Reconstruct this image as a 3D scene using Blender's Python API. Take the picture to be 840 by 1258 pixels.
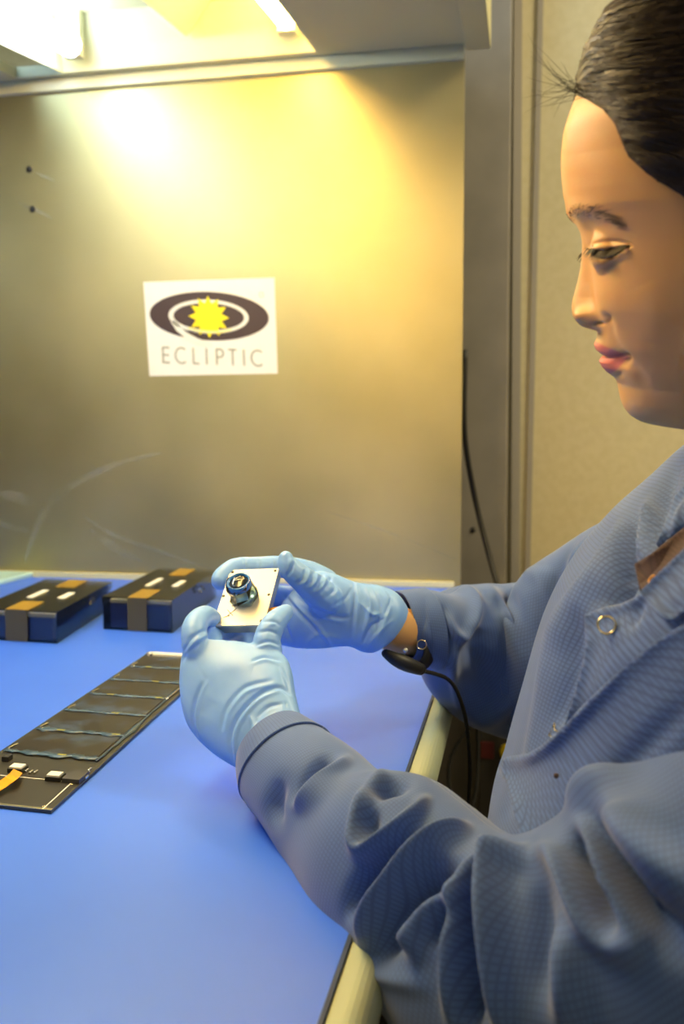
import bpy, bmesh, math, random
import numpy as np
from mathutils import Vector, Matrix
from mathutils.bvhtree import BVHTree
random.seed(4); rng = np.random.default_rng(7)
for o in list(bpy.data.objects): bpy.data.objects.remove(o)
COL = bpy.context.scene.collection
SC = bpy.context.scene
# ------------------------------------------------------------------ camera
F = 1125.0; YAW = math.radians(10.7); PIT = math.radians(3.51); CZ = 1.03
cd = bpy.data.cameras.new('camera'); cam = bpy.data.objects.new('camera', cd); COL.objects.link(cam)
cam.location = (0, 0, CZ); cam.rotation_euler = (math.pi/2 - PIT, 0, YAW)
cd.sensor_width = 36; cd.sensor_height = 36; cd.sensor_fit = 'AUTO'; cd.lens = F/1258*36
cd.clip_start = 0.02; cd.dof.use_dof = True; cd.dof.focus_distance = 0.67; cd.dof.aperture_fstop = 8
SC.camera = cam
MW = Matrix.Translation((0, 0, CZ)) @ cam.rotation_euler.to_matrix().to_4x4()
R3 = np.array(MW.to_3x3()); RI = R3.T; CP = np.array((0, 0, CZ))
def P(x, y, d):
    return CP + R3 @ np.array(((x-420)/F*d, -(y-629)/F*d, -d))
def ray(x, y): return R3 @ np.array(((x-420)/F, -(y-629)/F, -1.0))
def PZ(x, y, z):                      # point on the level z
    r = ray(x, y); return CP + r*((z-CZ)/r[2])
def PY(x, y, Y):                      # point on the plane Y
    r = ray(x, y); return CP + r*(Y/r[1])
def proj(v):
    c = (np.asarray(v)-CP) @ R3
    d = -c[..., 2]
    return np.stack((420+F*c[..., 0]/d, 629-F*c[..., 1]/d), -1), d
# ------------------------------------------------------------------ world, lights, exposure
SC.view_settings.view_transform = 'Standard'; SC.view_settings.look = 'None'
SC.view_settings.gamma = 1; SC.view_settings.use_curve_mapping = False
SC.view_settings.exposure = 0.13
w = bpy.data.worlds.new('world'); SC.world = w; w.use_nodes = True
w.node_tree.nodes['Background'].inputs[0].default_value = (.9, .8, .6, 1)
w.node_tree.nodes['Background'].inputs[1].default_value = 0.035
def area(name, loc, to, size, sy, power, col):
    l = bpy.data.lights.new(name, 'AREA'); l.shape = 'RECTANGLE'; l.size = size; l.size_y = sy
    l.energy = power; l.color = col
    o = bpy.data.objects.new(name, l); COL.objects.link(o); o.location = loc
    d = Vector(to)-Vector(loc); o.rotation_euler = d.to_track_quat('-Z', 'Y').to_euler(); return o
area('camera_fill_warm', (0.7, -1.15, 2.1), (0.1, 1.2, 1.0), 1.3, 1.0, 8, (1, .80, .48))  # added warm fill from behind the camera, no real fixture
area('wall_fill_rear', (1.3, 1.0, 2.6), (1.0, 2.05, .6), .6, .6, 46, (1, .84, .50))  # unseen light added to brighten the back wall
area('side_fill_cool', (-1.35, .75, 1.9), (-.4, .8, .8), .8, .8, 27, (.55, .78, 1))  # added cool fill, for light from the hood's unseen back
area('hood_lamp_warm', (-.42, .55, 1.50), (.02, .52, 1.05), .5, .1, 4.4, (1, .64, .20))

# ------------------------------------------------------------------ materials
def mat(name, col, rough=.5, metal=0, **k):
    m = bpy.data.materials.new(name); m.use_nodes = True
    b = m.node_tree.nodes['Principled BSDF']
    b.inputs['Base Color'].default_value = (*col, 1); b.inputs['Roughness'].default_value = rough
    b.inputs['Metallic'].default_value = metal
    for n, v in k.items(): b.inputs[n.replace('_', ' ')].default_value = v
    return m
def nn(m, t, **k):
    n = m.node_tree.nodes.new(t)
    for a, v in k.items(): setattr(n, a, v)
    return n
def lk(m, a, b): m.node_tree.links.new(a, b)
def bs(m): return m.node_tree.nodes['Principled BSDF']
def noisy(m, scale, c1, c2, detail=4, bump=0, dist=.001, coord='Object', lo=.35, hi=.65, stretch=None, rough=None):
    tc = nn(m, 'ShaderNodeTexCoord'); src = tc.outputs[coord]
    if stretch:
        mp = nn(m, 'ShaderNodeMapping'); mp.inputs['Scale'].default_value = stretch
        lk(m, src, mp.inputs[0]); src = mp.outputs[0]
    n = nn(m, 'ShaderNodeTexNoise'); n.inputs['Scale'].default_value = scale; n.inputs['Detail'].default_value = detail
    lk(m, src, n.inputs['Vector'])
    r = nn(m, 'ShaderNodeValToRGB'); r.color_ramp.elements[0].position = lo; r.color_ramp.elements[1].position = hi
    r.color_ramp.elements[0].color = (*c1, 1); r.color_ramp.elements[1].color = (*c2, 1)
    lk(m, n.outputs[0], r.inputs[0]); lk(m, r.outputs[0], bs(m).inputs['Base Color'])
    if rough:
        mr = nn(m, 'ShaderNodeMapRange'); mr.inputs[1].default_value = lo; mr.inputs[2].default_value = hi
        mr.inputs[3].default_value, mr.inputs[4].default_value = rough
        lk(m, n.outputs[0], mr.inputs[0]); lk(m, mr.outputs[0], bs(m).inputs['Roughness'])
    if bump:
        b = nn(m, 'ShaderNodeBump'); b.inputs['Strength'].default_value = bump; b.inputs['Distance'].default_value = dist
        lk(m, n.outputs[0], b.inputs['Height']); lk(m, b.outputs[0], bs(m).inputs['Normal'])
    return n, r
def fabric(name, col, dark, pitch=.0027, con=.5):
    m = mat(name, col, .75, Sheen_Weight=.25)
    uv = nn(m, 'ShaderNodeUVMap'); sx = nn(m, 'ShaderNodeSeparateXYZ'); lk(m, uv.outputs[0], sx.inputs[0])
    outs = []
    for i, pp in ((0, pitch), (1, pitch*.95)):
        d = nn(m, 'ShaderNodeMath', operation='DIVIDE'); d.inputs[1].default_value = pp; lk(m, sx.outputs[i], d.inputs[0])
        f = nn(m, 'ShaderNodeMath', operation='FRACT'); lk(m, d.outputs[0], f.inputs[0])
        s = nn(m, 'ShaderNodeMath', operation='SUBTRACT'); s.inputs[1].default_value = .5; lk(m, f.outputs[0], s.inputs[0])
        a = nn(m, 'ShaderNodeMath', operation='ABSOLUTE'); lk(m, s.outputs[0], a.inputs[0])
        g = nn(m, 'ShaderNodeMapRange'); g.inputs[1].default_value = .30; g.inputs[2].default_value = .42; lk(m, a.outputs[0], g.inputs[0])
        outs.append(g.outputs[0])
    mx = nn(m, 'ShaderNodeMath', operation='MAXIMUM'); lk(m, outs[0], mx.inputs[0]); lk(m, outs[1], mx.inputs[1])
    tc = nn(m, 'ShaderNodeTexCoord'); no = nn(m, 'ShaderNodeTexNoise'); no.inputs['Scale'].default_value = 30
    lk(m, tc.outputs['Object'], no.inputs['Vector'])
    mulf = nn(m, 'ShaderNodeMath', operation='MULTIPLY'); lk(m, mx.outputs[0], mulf.inputs[0]); mulf.inputs[1].default_value = con
    mc = nn(m, 'ShaderNodeMix', data_type='RGBA'); mc.inputs['A'].default_value = (*col, 1); mc.inputs['B'].default_value = (*dark, 1)
    lk(m, mulf.outputs[0], mc.inputs['Factor'])
    m2 = nn(m, 'ShaderNodeMix', data_type='RGBA', blend_type='MULTIPLY'); m2.inputs['Factor'].default_value = .25
    lk(m, mc.outputs['Result'], m2.inputs['A']); lk(m, no.outputs[0], m2.inputs['B'])
    lk(m, m2.outputs['Result'], bs(m).inputs['Base Color'])
    b = nn(m, 'ShaderNodeBump'); b.inputs['Strength'].default_value = .1; b.inputs['Distance'].default_value = .0002; b.invert = True
    lk(m, mx.outputs[0], b.inputs['Height']); lk(m, b.outputs[0], bs(m).inputs['Normal'])
    return m

def thin(name, col, gl, rough):
    m = bpy.data.materials.new(name); m.use_nodes = True; nt = m.node_tree; nt.nodes.remove(nt.nodes['Principled BSDF'])
    t = nt.nodes.new('ShaderNodeBsdfTransparent'); t.inputs[0].default_value = (*col, 1); g = nt.nodes.new('ShaderNodeBsdfGlossy'); g.inputs['Roughness'].default_value = rough
    lw = nt.nodes.new('ShaderNodeLayerWeight'); lw.inputs[0].default_value = gl; x = nt.nodes.new('ShaderNodeMixShader')
    nt.links.new(lw.outputs['Fresnel'], x.inputs[0]); nt.links.new(t.outputs[0], x.inputs[1]); nt.links.new(g.outputs[0], x.inputs[2]); nt.links.new(x.outputs[0], nt.nodes['Material Output'].inputs[0]); return m
M = {}
M['gown'] = fabric('gown_fabric', (.080, .165, .47), (.015, .03, .10), con=.5)
M['sleeve'] = fabric('sleeve_fabric', (.075, .155, .45), (.02, .035, .10), .0021, .33)
M['shirt'] = fabric('shirt_knit', (.07, .03, .03), (.02, .01, .012), .0016)
M['trousers'] = mat('trouser_cloth', (.02, .022, .03), .9)
M['glove'] = mat('nitrile_glove', (.26, .50, .90), .42, Subsurface_Weight=.12, Subsurface_Radius=(.01, .02, .03), Subsurface_Scale=.3)
M['skin'] = mat('skin', (.78, .46, .20), .48, Subsurface_Weight=.25, Subsurface_Radius=(.02, .008, .004), Subsurface_Scale=.35)
M['hair'] = mat('dark_hair', (.020, .012, .007), .45)
bs(M['hair']).inputs['Specular IOR Level'].default_value = .3
M['brow'] = mat('brow_hair', (.10, .055, .025), .5)
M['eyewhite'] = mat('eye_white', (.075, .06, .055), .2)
M['iris'] = mat('iris', (.02, .012, .01), .15)
M['black'] = mat('black_rubber', (.012, .012, .013), .5)
M['cream'] = mat('cream_painted_metal', (.66, .66, .46), .42)
M['rail'] = mat('rail_paint', (.44, .50, .36), .4)
M['cord'] = mat('cord_rubber', (.008, .008, .008), .95)
M['deck'] = mat('cream_deck_paint', (.60, .58, .38), .6)
M['mat'] = mat('blue_mat', (.085, .21, .90), .36)
M['matedge'] = mat('mat_edge', (.03, .05, .12), .6)
M['wall'] = mat('beige_wall', (.52, .47, .31), .6)
M['post'] = mat('grey_post', (.20, .18, .16), .6)
M['line'] = mat('wall_joint', (.30, .28, .26), .6)
M['floor'] = mat('floor_vinyl', (.16, .14, .12), .5)
M['ceil'] = mat('ceiling_paint', (.55, .53, .46), .8)
M['darkbox'] = mat('dark_cabinet', (.022, .019, .016), .7)
M['white'] = mat('sticker_white', (.86, .85, .82), .5)
M['ink'] = mat('sticker_ink', (.055, .03, .03), .5)
M['grey'] = mat('sticker_grey', (.30, .31, .25), .5)
M['yellow'] = mat('sticker_yellow', (.95, .80, .0), .5)
M['steel'] = mat('steel', (.7, .7, .68), .3, 1)
M['alu'] = mat('machined_aluminium', (.60, .59, .55), .5, .5)
M['aludark'] = mat('aluminium_side', (.42, .42, .42), .35, .9)
M['brass'] = mat('brass_snap', (.75, .66, .45), .25, 1)
M['red'] = mat('red_plastic', (.07, .004, .006), .5)
M['yel'] = mat('yellow_plastic', (.7, .5, .01), .5)
M['kapton'] = mat('amber_tape', (.29, .175, .010), .5)
M['kaptonclear'] = mat('amber_tape_clear', (.085, .075, .04), .45)
M['flex'] = mat('orange_flex_circuit', (.85, .36, .01), .3)
M['pcb'] = mat('dark_circuit_board', (.035, .034, .03), .32)
M['cell'] = mat('solar_cell', (.025, .02, .018), .28)
M['resin'] = mat('blue_resin', (.045, .09, .155), .3)
M['solder'] = mat('solder', (.75, .75, .72), .25, 1)
M['label'] = mat('white_label', (.8, .8, .76), .5)
M['foamtop'] = mat('grey_brown_panel', (.27, .23, .17), .5)
M['navy'] = mat('dark_foam', (.035, .045, .16), .7)
M['chipdark'] = mat('grey_chip', (.05, .05, .055), .4)
M['goldtab'] = mat('gold_tab', (.45, .42, .08), .35, .5)
M['copper'] = mat('copper_edge', (.48, .34, .2), .4)
M['lens_blue'] = mat('blue_cap', (.02, .15, .55), .16)
M['film'] = thin('clear_blue_film', (.86, .975, 1), .35, .12)
M['clear'] = thin('clear_plastic', (.93, .97, .98), .30, .10)
M['lip'] = M['skin']
noisy(M['mat'], 5, (.048, .170, .96), (.058, .19, .99), 3, .03, .0006)
noisy(M['wall'], 60, (.50, .45, .29), (.54, .49, .33), 4, .05, .0006)
noisy(M['post'], 8, (.215, .20, .185), (.26, .24, .22), 3)
noisy(M['floor'], 6, (.14, .12, .10), (.2, .17, .14), 5)
noisy(M['cell'], 32, (.024, .019, .016), (.05, .085, .17), 6, .15, .0003, lo=.50, hi=.72)
noisy(M['glove'], 45, (.215, .43, .94), (.24, .465, .97), 4, .18, .0012)
# hood side panel: worn galvanised sheet with wiped smears
m = M['panel'] = mat('worn_sheet_metal', (.6, .57, .45), .4, .85)
n, r = noisy(m, 3.2, (.445, .385, .19), (.575, .495, .265), 8, lo=.3, hi=.7, rough=(.40, .50))
n2 = nn(m, 'ShaderNodeTexNoise'); n2.inputs['Scale'].default_value = 420; n2.inputs['Detail'].default_value = 3
mp = nn(m, 'ShaderNodeMapping'); mp.inputs['Scale'].default_value = (.35, 1, 1)
tc = nn(m, 'ShaderNodeTexCoord'); lk(m, tc.outputs['Object'], mp.inputs[0]); lk(m, mp.outputs[0], n2.inputs['Vector'])
b = nn(m, 'ShaderNodeBump'); b.inputs['Strength'].default_value = .12; b.inputs['Distance'].default_value = .0008
lk(m, n2.outputs[0], b.inputs['Height']); lk(m, b.outputs[0], bs(m).inputs['Normal'])
def emis(name, col, s):
    m = mat(name, (.9, .9, .9)); bs(m).inputs['Emission Color'].default_value = (*col, 1); bs(m).inputs['Emission Strength'].default_value = s; return m
M['tube_cool'] = emis('cool_tube', (.84, .93, 1), 21)
M['tube_warm'] = emis('warm_tube', (1, .635, .18), 38)

# ------------------------------------------------------------------ mesh helpers
def tag(o, label=None, cat=None, group=None, kind=None):
    for k, v in (('label', label), ('category', cat), ('group', group), ('kind', kind)):
        if v: o[k] = v
    return o
def empty(name, loc, *a, **k):
    o = bpy.data.objects.new(name, None); COL.objects.link(o); o.location = loc; o.empty_display_size = .05
    return tag(o, *a, **k)
def link(name, me, mt, parent=None, smooth=True):
    o = bpy.data.objects.new(name, me); COL.objects.link(o)
    if mt is not None and not me.materials: me.materials.append(mt)
    if smooth: me.polygons.foreach_set('use_smooth', [True]*len(me.polygons))
    if parent is not None:
        o.parent = parent; bpy.context.view_layer.update()
        o.matrix_parent_inverse = parent.matrix_world.inverted()
    return o
def mesh(name, V, Fs, mt, parent=None, smooth=True, uv=None):
    me = bpy.data.meshes.new(name); me.from_pydata([tuple(v) for v in V], [], [tuple(int(i) for i in f) for f in Fs])
    if uv is not None:
        l = me.uv_layers.new(name='UVMap')
        vi = np.zeros(len(me.loops), int); me.loops.foreach_get('vertex_index', vi)
        l.data.foreach_set('uv', np.asarray(uv)[vi].ravel())
    me.update(); return link(name, me, mt, parent, smooth)
def bm_obj(name, bm, mt, parent=None, smooth=False):
    bmesh.ops.recalc_face_normals(bm, faces=bm.faces)
    me = bpy.data.meshes.new(name); bm.to_mesh(me); bm.free(); return link(name, me, mt, parent, smooth)
def hexa(name, c8, mt, parent=None, bev=0, seg=2):
    """8 corners: four low (ccw), four high"""
    bm = bmesh.new(); v = [bm.verts.new(tuple(c)) for c in c8]
    for f in ((3, 2, 1, 0), (4, 5, 6, 7), (0, 1, 5, 4), (1, 2, 6, 5), (2, 3, 7, 6), (3, 0, 4, 7)): bm.faces.new([v[i] for i in f])
    if bev: bmesh.ops.bevel(bm, geom=bm.edges[:], offset=bev, segments=seg, affect='EDGES', profile=.6)
    return bm_obj(name, bm, mt, parent)
def box(name, lo, hi, mt, parent=None, bev=0, seg=2):
    x0, y0, z0 = lo; x1, y1, z1 = hi
    return hexa(name, [(x0, y0, z0), (x1, y0, z0), (x1, y1, z0), (x0, y1, z0), (x0, y0, z1), (x1, y0, z1), (x1, y1, z1), (x0, y1, z1)], mt, parent, bev, seg)
def slab(name, o, u, v, n, mt, parent=None, bev=0):     # oriented box: origin + edges u,v,n
    o, u, v, n = map(np.asarray, (o, u, v, n))
    return hexa(name, [o, o+u, o+u+v, o+v, o+n, o+u+n, o+u+v+n, o+v+n], mt, parent, bev)
def extr(name, pts, n, mt, parent=None):                # polygon (3D points) extruded along n
    bm = bmesh.new(); a = [bm.verts.new(tuple(p)) for p in pts]; b_ = [bm.verts.new(tuple(np.asarray(p)+n)) for p in pts]
    bm.faces.new(a); bm.faces.new(b_[::-1])
    for i in range(len(a)): j = (i+1) % len(a); bm.faces.new((a[i], a[j], b_[j], b_[i]))
    bmesh.ops.triangulate(bm, faces=[f for f in bm.faces if len(f.verts) > 4])
    return bm_obj(name, bm, mt, parent)
def unit(v): v = np.asarray(v, float); return v/(np.linalg.norm(v)+1e-12)
def crom(K, n):
    """Catmull-Rom resample of key rows K to n rows"""
    K = np.asarray(K, float); m_ = len(K); T = np.linspace(0, m_-1, n); out = []
    for t in T:
        i = min(int(t), m_-2); s = t-i
        p0, p1, p2, p3 = K[max(i-1, 0)], K[i], K[i+1], K[min(i+2, m_-1)]
        out.append(.5*((2*p1)+(-p0+p2)*s+(2*p0-5*p1+4*p2-p3)*s*s+(-p0+3*p1-3*p2+p3)*s**3))
    return np.array(out)
def grid_faces(nr, nc, closed=True):
    Fs = []
    for i in range(nr-1):
        for j in range(nc if closed else nc-1):
            k = (j+1) % nc; Fs.append((i*nc+j, i*nc+k, (i+1)*nc+k, (i+1)*nc+j))
    return Fs
def tubepts(path, radii, nc=12):
    path = np.asarray(path, float); n = len(path); out = []
    up = np.array((.13, .27, .95))
    for i in range(n):
        t = unit(path[min(i+1, n-1)]-path[max(i-1, 0)])
        a = unit(np.cross(t, up)); b_ = np.cross(t, a)
        r_ = radii[i] if hasattr(radii, '__len__') else radii
        for j in range(nc):
            th = 2*math.pi*j/nc; out.append(path[i]+(a*math.cos(th)+b_*math.sin(th))*r_)
    return np.array(out)
def tube(name, path, r, mt, parent=None, nc=10, n=None):
    if n: path = crom(path, n)
    V = tubepts(path, r, nc); k = len(path); Fs = grid_faces(k, nc)
    Fs.append(tuple(range(nc))[::-1]); Fs.append(tuple(range((k-1)*nc, k*nc)))
    return mesh(name, V, Fs, mt, parent)
def silh(secs, n, nc, power=2.0):
    """rings from silhouette pairs (ax,ay,bx,by,depth,thickness) ; returns pts(n,nc,3), uv"""
    S = crom(secs, n); A = np.array([P(s[0], s[1], s[4]) for s in S]); B = np.array([P(s[2], s[3], s[4]+(s[6] if len(s) > 6 else 0)) for s in S])
    c = (A+B)/2; h = (A-B)/2; V = np.zeros((n, nc, 3)); ln = 0; UV = np.zeros((n, nc+0, 2))
    prev = None
    for i in range(n):
        t = c[min(i+2, n-1)]-c[max(i-2, 0)]
        m_ = unit(np.cross(t, h[i]))
        if prev is not None and m_ @ prev < 0: m_ = -m_
        if prev is not None: m_ = unit(m_*.5+prev*.5)
        prev = m_; m_ = m_*np.linalg.norm(h[i])*S[i][5]
        if i: ln += np.linalg.norm(c[i]-c[i-1])
        for j in range(nc):
            th = 2*math.pi*j/nc; cs, sn = math.cos(th), math.sin(th); e = 2/power
            V[i, j] = c[i]+h[i]*np.sign(cs)*abs(cs)**e+m_*np.sign(sn)*abs(sn)**e
            UV[i, j] = (j/nc, ln)
    return V, UV
def sculpt(V, N, strokes, facing=True, gain=1.0):
    """raise or press the surface along lines seen from where we stand: strokes (points, width, height)"""
    px, d = proj(V); tc_ = CP-V; tc_ /= np.linalg.norm(tc_, axis=1)[:, None]
    wgt = np.clip((N*tc_).sum(1)*3+.2, 0, 1) if facing else np.ones(len(V))
    D = np.zeros(len(V))
    for pts, wd, amp in strokes:
        pts = crom(pts, max(8, len(pts)*5)); m_ = len(pts)-1; best = np.full(len(V), 1e9); bt = np.zeros(len(V))
        for i in range(m_):
            a, b_ = pts[i], pts[i+1]; ab = b_-a; t = np.clip(((px-a)@ab)/(ab@ab+1e-9), 0, 1)
            q = np.linalg.norm(px-(a+t[:, None]*ab), axis=1); k = q < best; best[k] = q[k]; bt[k] = (i+t[k])/m_
        D += amp*gain*np.exp(-(best/wd)**2)*(np.clip(np.sin(np.pi*np.clip(bt*.92+.04, 0, 1)), 0, 1)**.6)
    return V+N*(D*wgt)[:, None]
def vnorm(V, Fs):
    me = bpy.data.meshes.new('t'); me.from_pydata([tuple(v) for v in V], [], [tuple(f) for f in Fs]); me.update()
    N = np.zeros(len(V)*3); me.vertices.foreach_get('normal', N); bpy.data.meshes.remove(me); return N.reshape(-1, 3)
def cloth_tube(name, secs, n, nc, strokes, mt, parent, power=2.2, solid=.0015, wob=0, smooth=0, gain=1.7):
    V, UV = silh(secs, n, nc, power); V = V.reshape(-1, 3); UV = UV.reshape(-1, 2)
    # duplicate the seam column for clean uv
    G = V.reshape(n, nc, 3); G = np.concatenate((G, G[:, :1]), 1); U = UV.reshape(n, nc, 2); last = U[:, :1].copy(); last[..., 0] = 1
    U = np.concatenate((U, last), 1); U[..., 0] *= 5.6*np.mean([np.linalg.norm(G[i, 0]-G[i, nc//2])/2 for i in range(n)]); Fs = grid_faces(n, nc+1, False)
    N = vnorm(V, grid_faces(n, nc)).reshape(n, nc, 3); c = G[:, :-1].mean(1)
    for _ in range(10):
        N[1:-1] = (N[1:-1]*2+N[:-2]+N[2:]+np.roll(N, 1, 1)[1:-1]+np.roll(N, -1, 1)[1:-1]); N /= np.linalg.norm(N, axis=2)[..., None]
    if ((G[:, :-1]-c[:, None])*N).sum() < 0: Fs = [f[::-1] for f in Fs]; N = -N
    V2 = sculpt(V, N.reshape(-1, 3), strokes, gain=gain).reshape(n, nc, 3)
    for _ in range(smooth):
        W_ = V2.copy(); W_[1:-1] = V2[1:-1]*.4+.15*(V2[:-2]+V2[2:]+np.roll(V2, 1, 1)[1:-1]+np.roll(V2, -1, 1)[1:-1]); V2 = W_
    G = np.concatenate((V2, V2[:, :1]), 1)
    o = mesh(name, G.reshape(-1, 3), Fs, mt, parent, uv=U.reshape(-1, 2))
    if solid:
        s = o.modifiers.new('cloth', 'SOLIDIFY'); s.thickness = solid; s.offset = -1
    return o
def fuse(name, parts, voxel, smooth_it, strokes, mt, parent, swell=0, extra=None):
    """one continuous skin over many overlapping closed pieces (V,F)"""
    V = []; Fs = []
    for v, f in parts:
        k = len(V); V += [tuple(x) for x in v]; Fs += [tuple(int(i)+k for i in q) for q in f]
    me = bpy.data.meshes.new('tmp'); me.from_pydata(V, [], Fs); me.update()
    o = bpy.data.objects.new('tmp', me); COL.objects.link(o)
    r_ = o.modifiers.new('r', 'REMESH'); r_.mode = 'VOXEL'; r_.voxel_size = voxel
    s = o.modifiers.new('s', 'SMOOTH'); s.iterations = smooth_it; s.factor = .5
    dg = bpy.context.evaluated_depsgraph_get(); me2 = bpy.data.meshes.new_from_object(o.evaluated_get(dg))
    bpy.data.objects.remove(o)
    n = len(me2.vertices); X = np.zeros(n*3); me2.vertices.foreach_get('co', X); X = X.reshape(-1, 3)
    N = np.zeros(n*3); me2.vertices.foreach_get('normal', N); N = N.reshape(-1, 3)
    X = X+N*swell
    X = sculpt(X, N, strokes, gain=1.5)
    if extra is not None: X = extra(X, N)
    me2.vertices.foreach_set('co', X.ravel()); me2.update(); me2.name = name; me2.materials.clear()
    return link(name, me2, mt, parent)
def sphere_pts(c, r, nu=12, nv=8):
    V = [np.array(c)+(0, 0, r)]
    for i in range(1, nv):
        for j in range(nu):
            a = math.pi*i/nv; b_ = 2*math.pi*j/nu
            V.append(np.array(c)+np.array((math.sin(a)*math.cos(b_), math.sin(a)*math.sin(b_), math.cos(a)))*r)
    V.append(np.array(c)-(0, 0, r)); Fs = []
    for j in range(nu): Fs.append((0, 1+j, 1+(j+1) % nu))
    for i in range(nv-2):
        for j in range(nu):
            a = 1+i*nu; Fs.append((a+j, a+nu+j, a+nu+(j+1) % nu, a+(j+1) % nu))
    k = 1+(nv-2)*nu
    for j in range(nu): Fs.append((k+j, len(V)-1, k+(j+1) % nu))
    return V, Fs
def capsule(path, n=14, nc=14):
    """path rows (x,y,depth,radius) in sight coordinates -> list of closed pieces"""
    S = crom(path, n); c = np.array([P(*s[:3]) for s in S]); r_ = S[:, 3]
    V = tubepts(c, r_, nc); Fs = grid_faces(n, nc); Fs.append(tuple(range(nc))[::-1]); Fs.append(tuple(range((n-1)*nc, n*nc)))
    return [(V, Fs), sphere_pts(c[0], r_[0]*.99), sphere_pts(c[-1], r_[-1]*.99)]
def blob(secs, n=24, nc=28, power=2.2):
    V, _ = silh(secs, n, nc, power); V = V.reshape(-1, 3); Fs = grid_faces(n, nc); Fs.append(tuple(range(nc))[::-1]); Fs.append(tuple(range((n-1)*nc, n*nc)))
    return [(V, Fs)]
def ringmesh(name, c, n, R, r_, mt, parent=None, a=24, b_=8):
    n = unit(n); u = unit(np.cross(n, (.1, .2, 1))); v = np.cross(n, u); V = []
    for i in range(a):
        th = 2*math.pi*i/a; d = u*math.cos(th)+v*math.sin(th)
        for j in range(b_):
            ph = 2*math.pi*j/b_; V.append(np.asarray(c)+d*(R+r_*math.cos(ph))+n*r_*math.sin(ph))
    Fs = [(i*b_+j, ((i+1) % a)*b_+j, ((i+1) % a)*b_+(j+1) % b_, i*b_+(j+1) % b_) for i in range(a) for j in range(b_)]
    return mesh(name, V, Fs, mt, parent)
def lathe(name, c, n, prof, mt, parent=None, a=32):
    n = unit(n); u = unit(np.cross(n, (.1, .2, 1))); v = np.cross(n, u); V = []
    for z, r_ in prof:
        for i in range(a): th = 2*math.pi*i/a; V.append(np.asarray(c)+n*z+(u*math.cos(th)+v*math.sin(th))*r_)
    Fs = grid_faces(len(prof), a); Fs.append(tuple(range(a))[::-1]); Fs.append(tuple(range((len(prof)-1)*a, len(prof)*a)))
    bm = bmesh.new(); vs = [bm.verts.new(tuple(p)) for p in V]
    for f in Fs: bm.faces.new([vs[i] for i in f])
    o = bm_obj(name, bm, mt, parent, True)
    return o

#@@SETTING
# ------------------------------------------------------------------ setting
TZ = .78
edge = PZ(537, 835, TZ)[0]                       # table front edge
YP = PZ(567, 722, TZ)[1]                         # hood side panel plane
ZT = PY(568, 66, YP)[2]
print('edge', edge, 'YP', YP, 'ZT', ZT)
def st(o): o['kind'] = 'structure'; return o
WY = YP+.34
st(box('floor', (-2.6, -1.6, -.05), (2.4, WY+.1, 0), M['floor']))
st(box('wall_back', (-2.6, WY, 0), (2.4, WY+.1, 2.7), M['wall']))
st(box('wall_right', (2.4, -1.6, 0), (2.5, WY+.1, 2.7), M['wall']))
st(box('wall_left', (-2.7, -1.6, 0), (-2.6, WY+.1, 2.7), M['wall']))
st(box('wall_front', (-2.6, -1.7, 0), (2.4, -1.6, 2.7), M['wall']))
st(box('ceiling', (-2.6, -1.6, 2.7), (2.4, WY+.1, 2.75), M['ceil']))
# wall post and joints to the right of the hood
def wx(px): return PY(px, 400, WY-.02)[0]
st(box('trim_1', (wx(500), WY-.10, 0), (PY(625, 400, WY-.1)[0], WY, 2.7), M['post'], bev=.004))
st(hexa('trim_2', [PY(626, 1000, WY-.02), PY(637, 1000, WY-.02), PY(637, 1000, WY), PY(626, 1000, WY),
        PY(632, -150, WY-.02), PY(642, -150, WY-.02), PY(642, -150, WY), PY(632, -150, WY)], M['line']))
a_, b_ = PY(641, 700, WY-.012), PY(665, -150, WY-.012)
st(hexa('trim_3', [PY(638, 1000, WY-.008), PY(644, 1000, WY-.008), PY(644, 1000, WY), PY(638, 1000, WY),
        PY(664, -150, WY-.008), PY(671, -150, WY-.008), PY(671, -150, WY), PY(664, -150, WY)], M['line']))
b_ = lathe('screw_head', PY(581, 651, WY-.1), (0, -1, 0), ((0, .006), (.003, .005), (.004, 0.0005)), M['black'], None, 16)
b_.parent = bpy.data.objects['trim_1']

# table with rail and mat
tb = empty('work_table', (-.7, .8, 0), 'cream metal work table with rounded front rail under the blue mat', 'table')
box('tabletop', (-1.9, -.35, TZ-.045), (edge+.004, YP, TZ-.004), M['cream'], tb)
RW = .0175
prof = []
for i in range(15):
    a = math.pi/2-math.pi*i/14
    prof.append((edge+.004+RW*.35+math.cos(a)*RW*.65, TZ-.020+math.sin(a)*.018-(0 if i < 8 else 0)))
prof = [(edge+.003, TZ-.002)]+prof+[(edge+.003, TZ-.045)]
extr('front_rail', [(x, -.35, z) for x, z in prof], np.array((0, YP+.35, 0)), M['rail'], tb)
for lx, ly in ((-1.8, -.25), (-1.8, YP-.12), (edge-.12, -.25), (edge-.12, YP-.12)):
    box('leg', (lx, ly, 0), (lx+.05, ly+.05, TZ-.045), M['cream'], tb)
mo = box('work_mat', (-1.88, -.34, TZ-.004), (edge, YP-.004, TZ), M['mat'])
tag(mo, 'smooth blue antistatic mat covering the table top', 'mat')
box('edge_strip', (edge, -.34, TZ-.0035), (edge+.0022, YP-.004, TZ-.0002), M['matedge'], mo)

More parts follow.
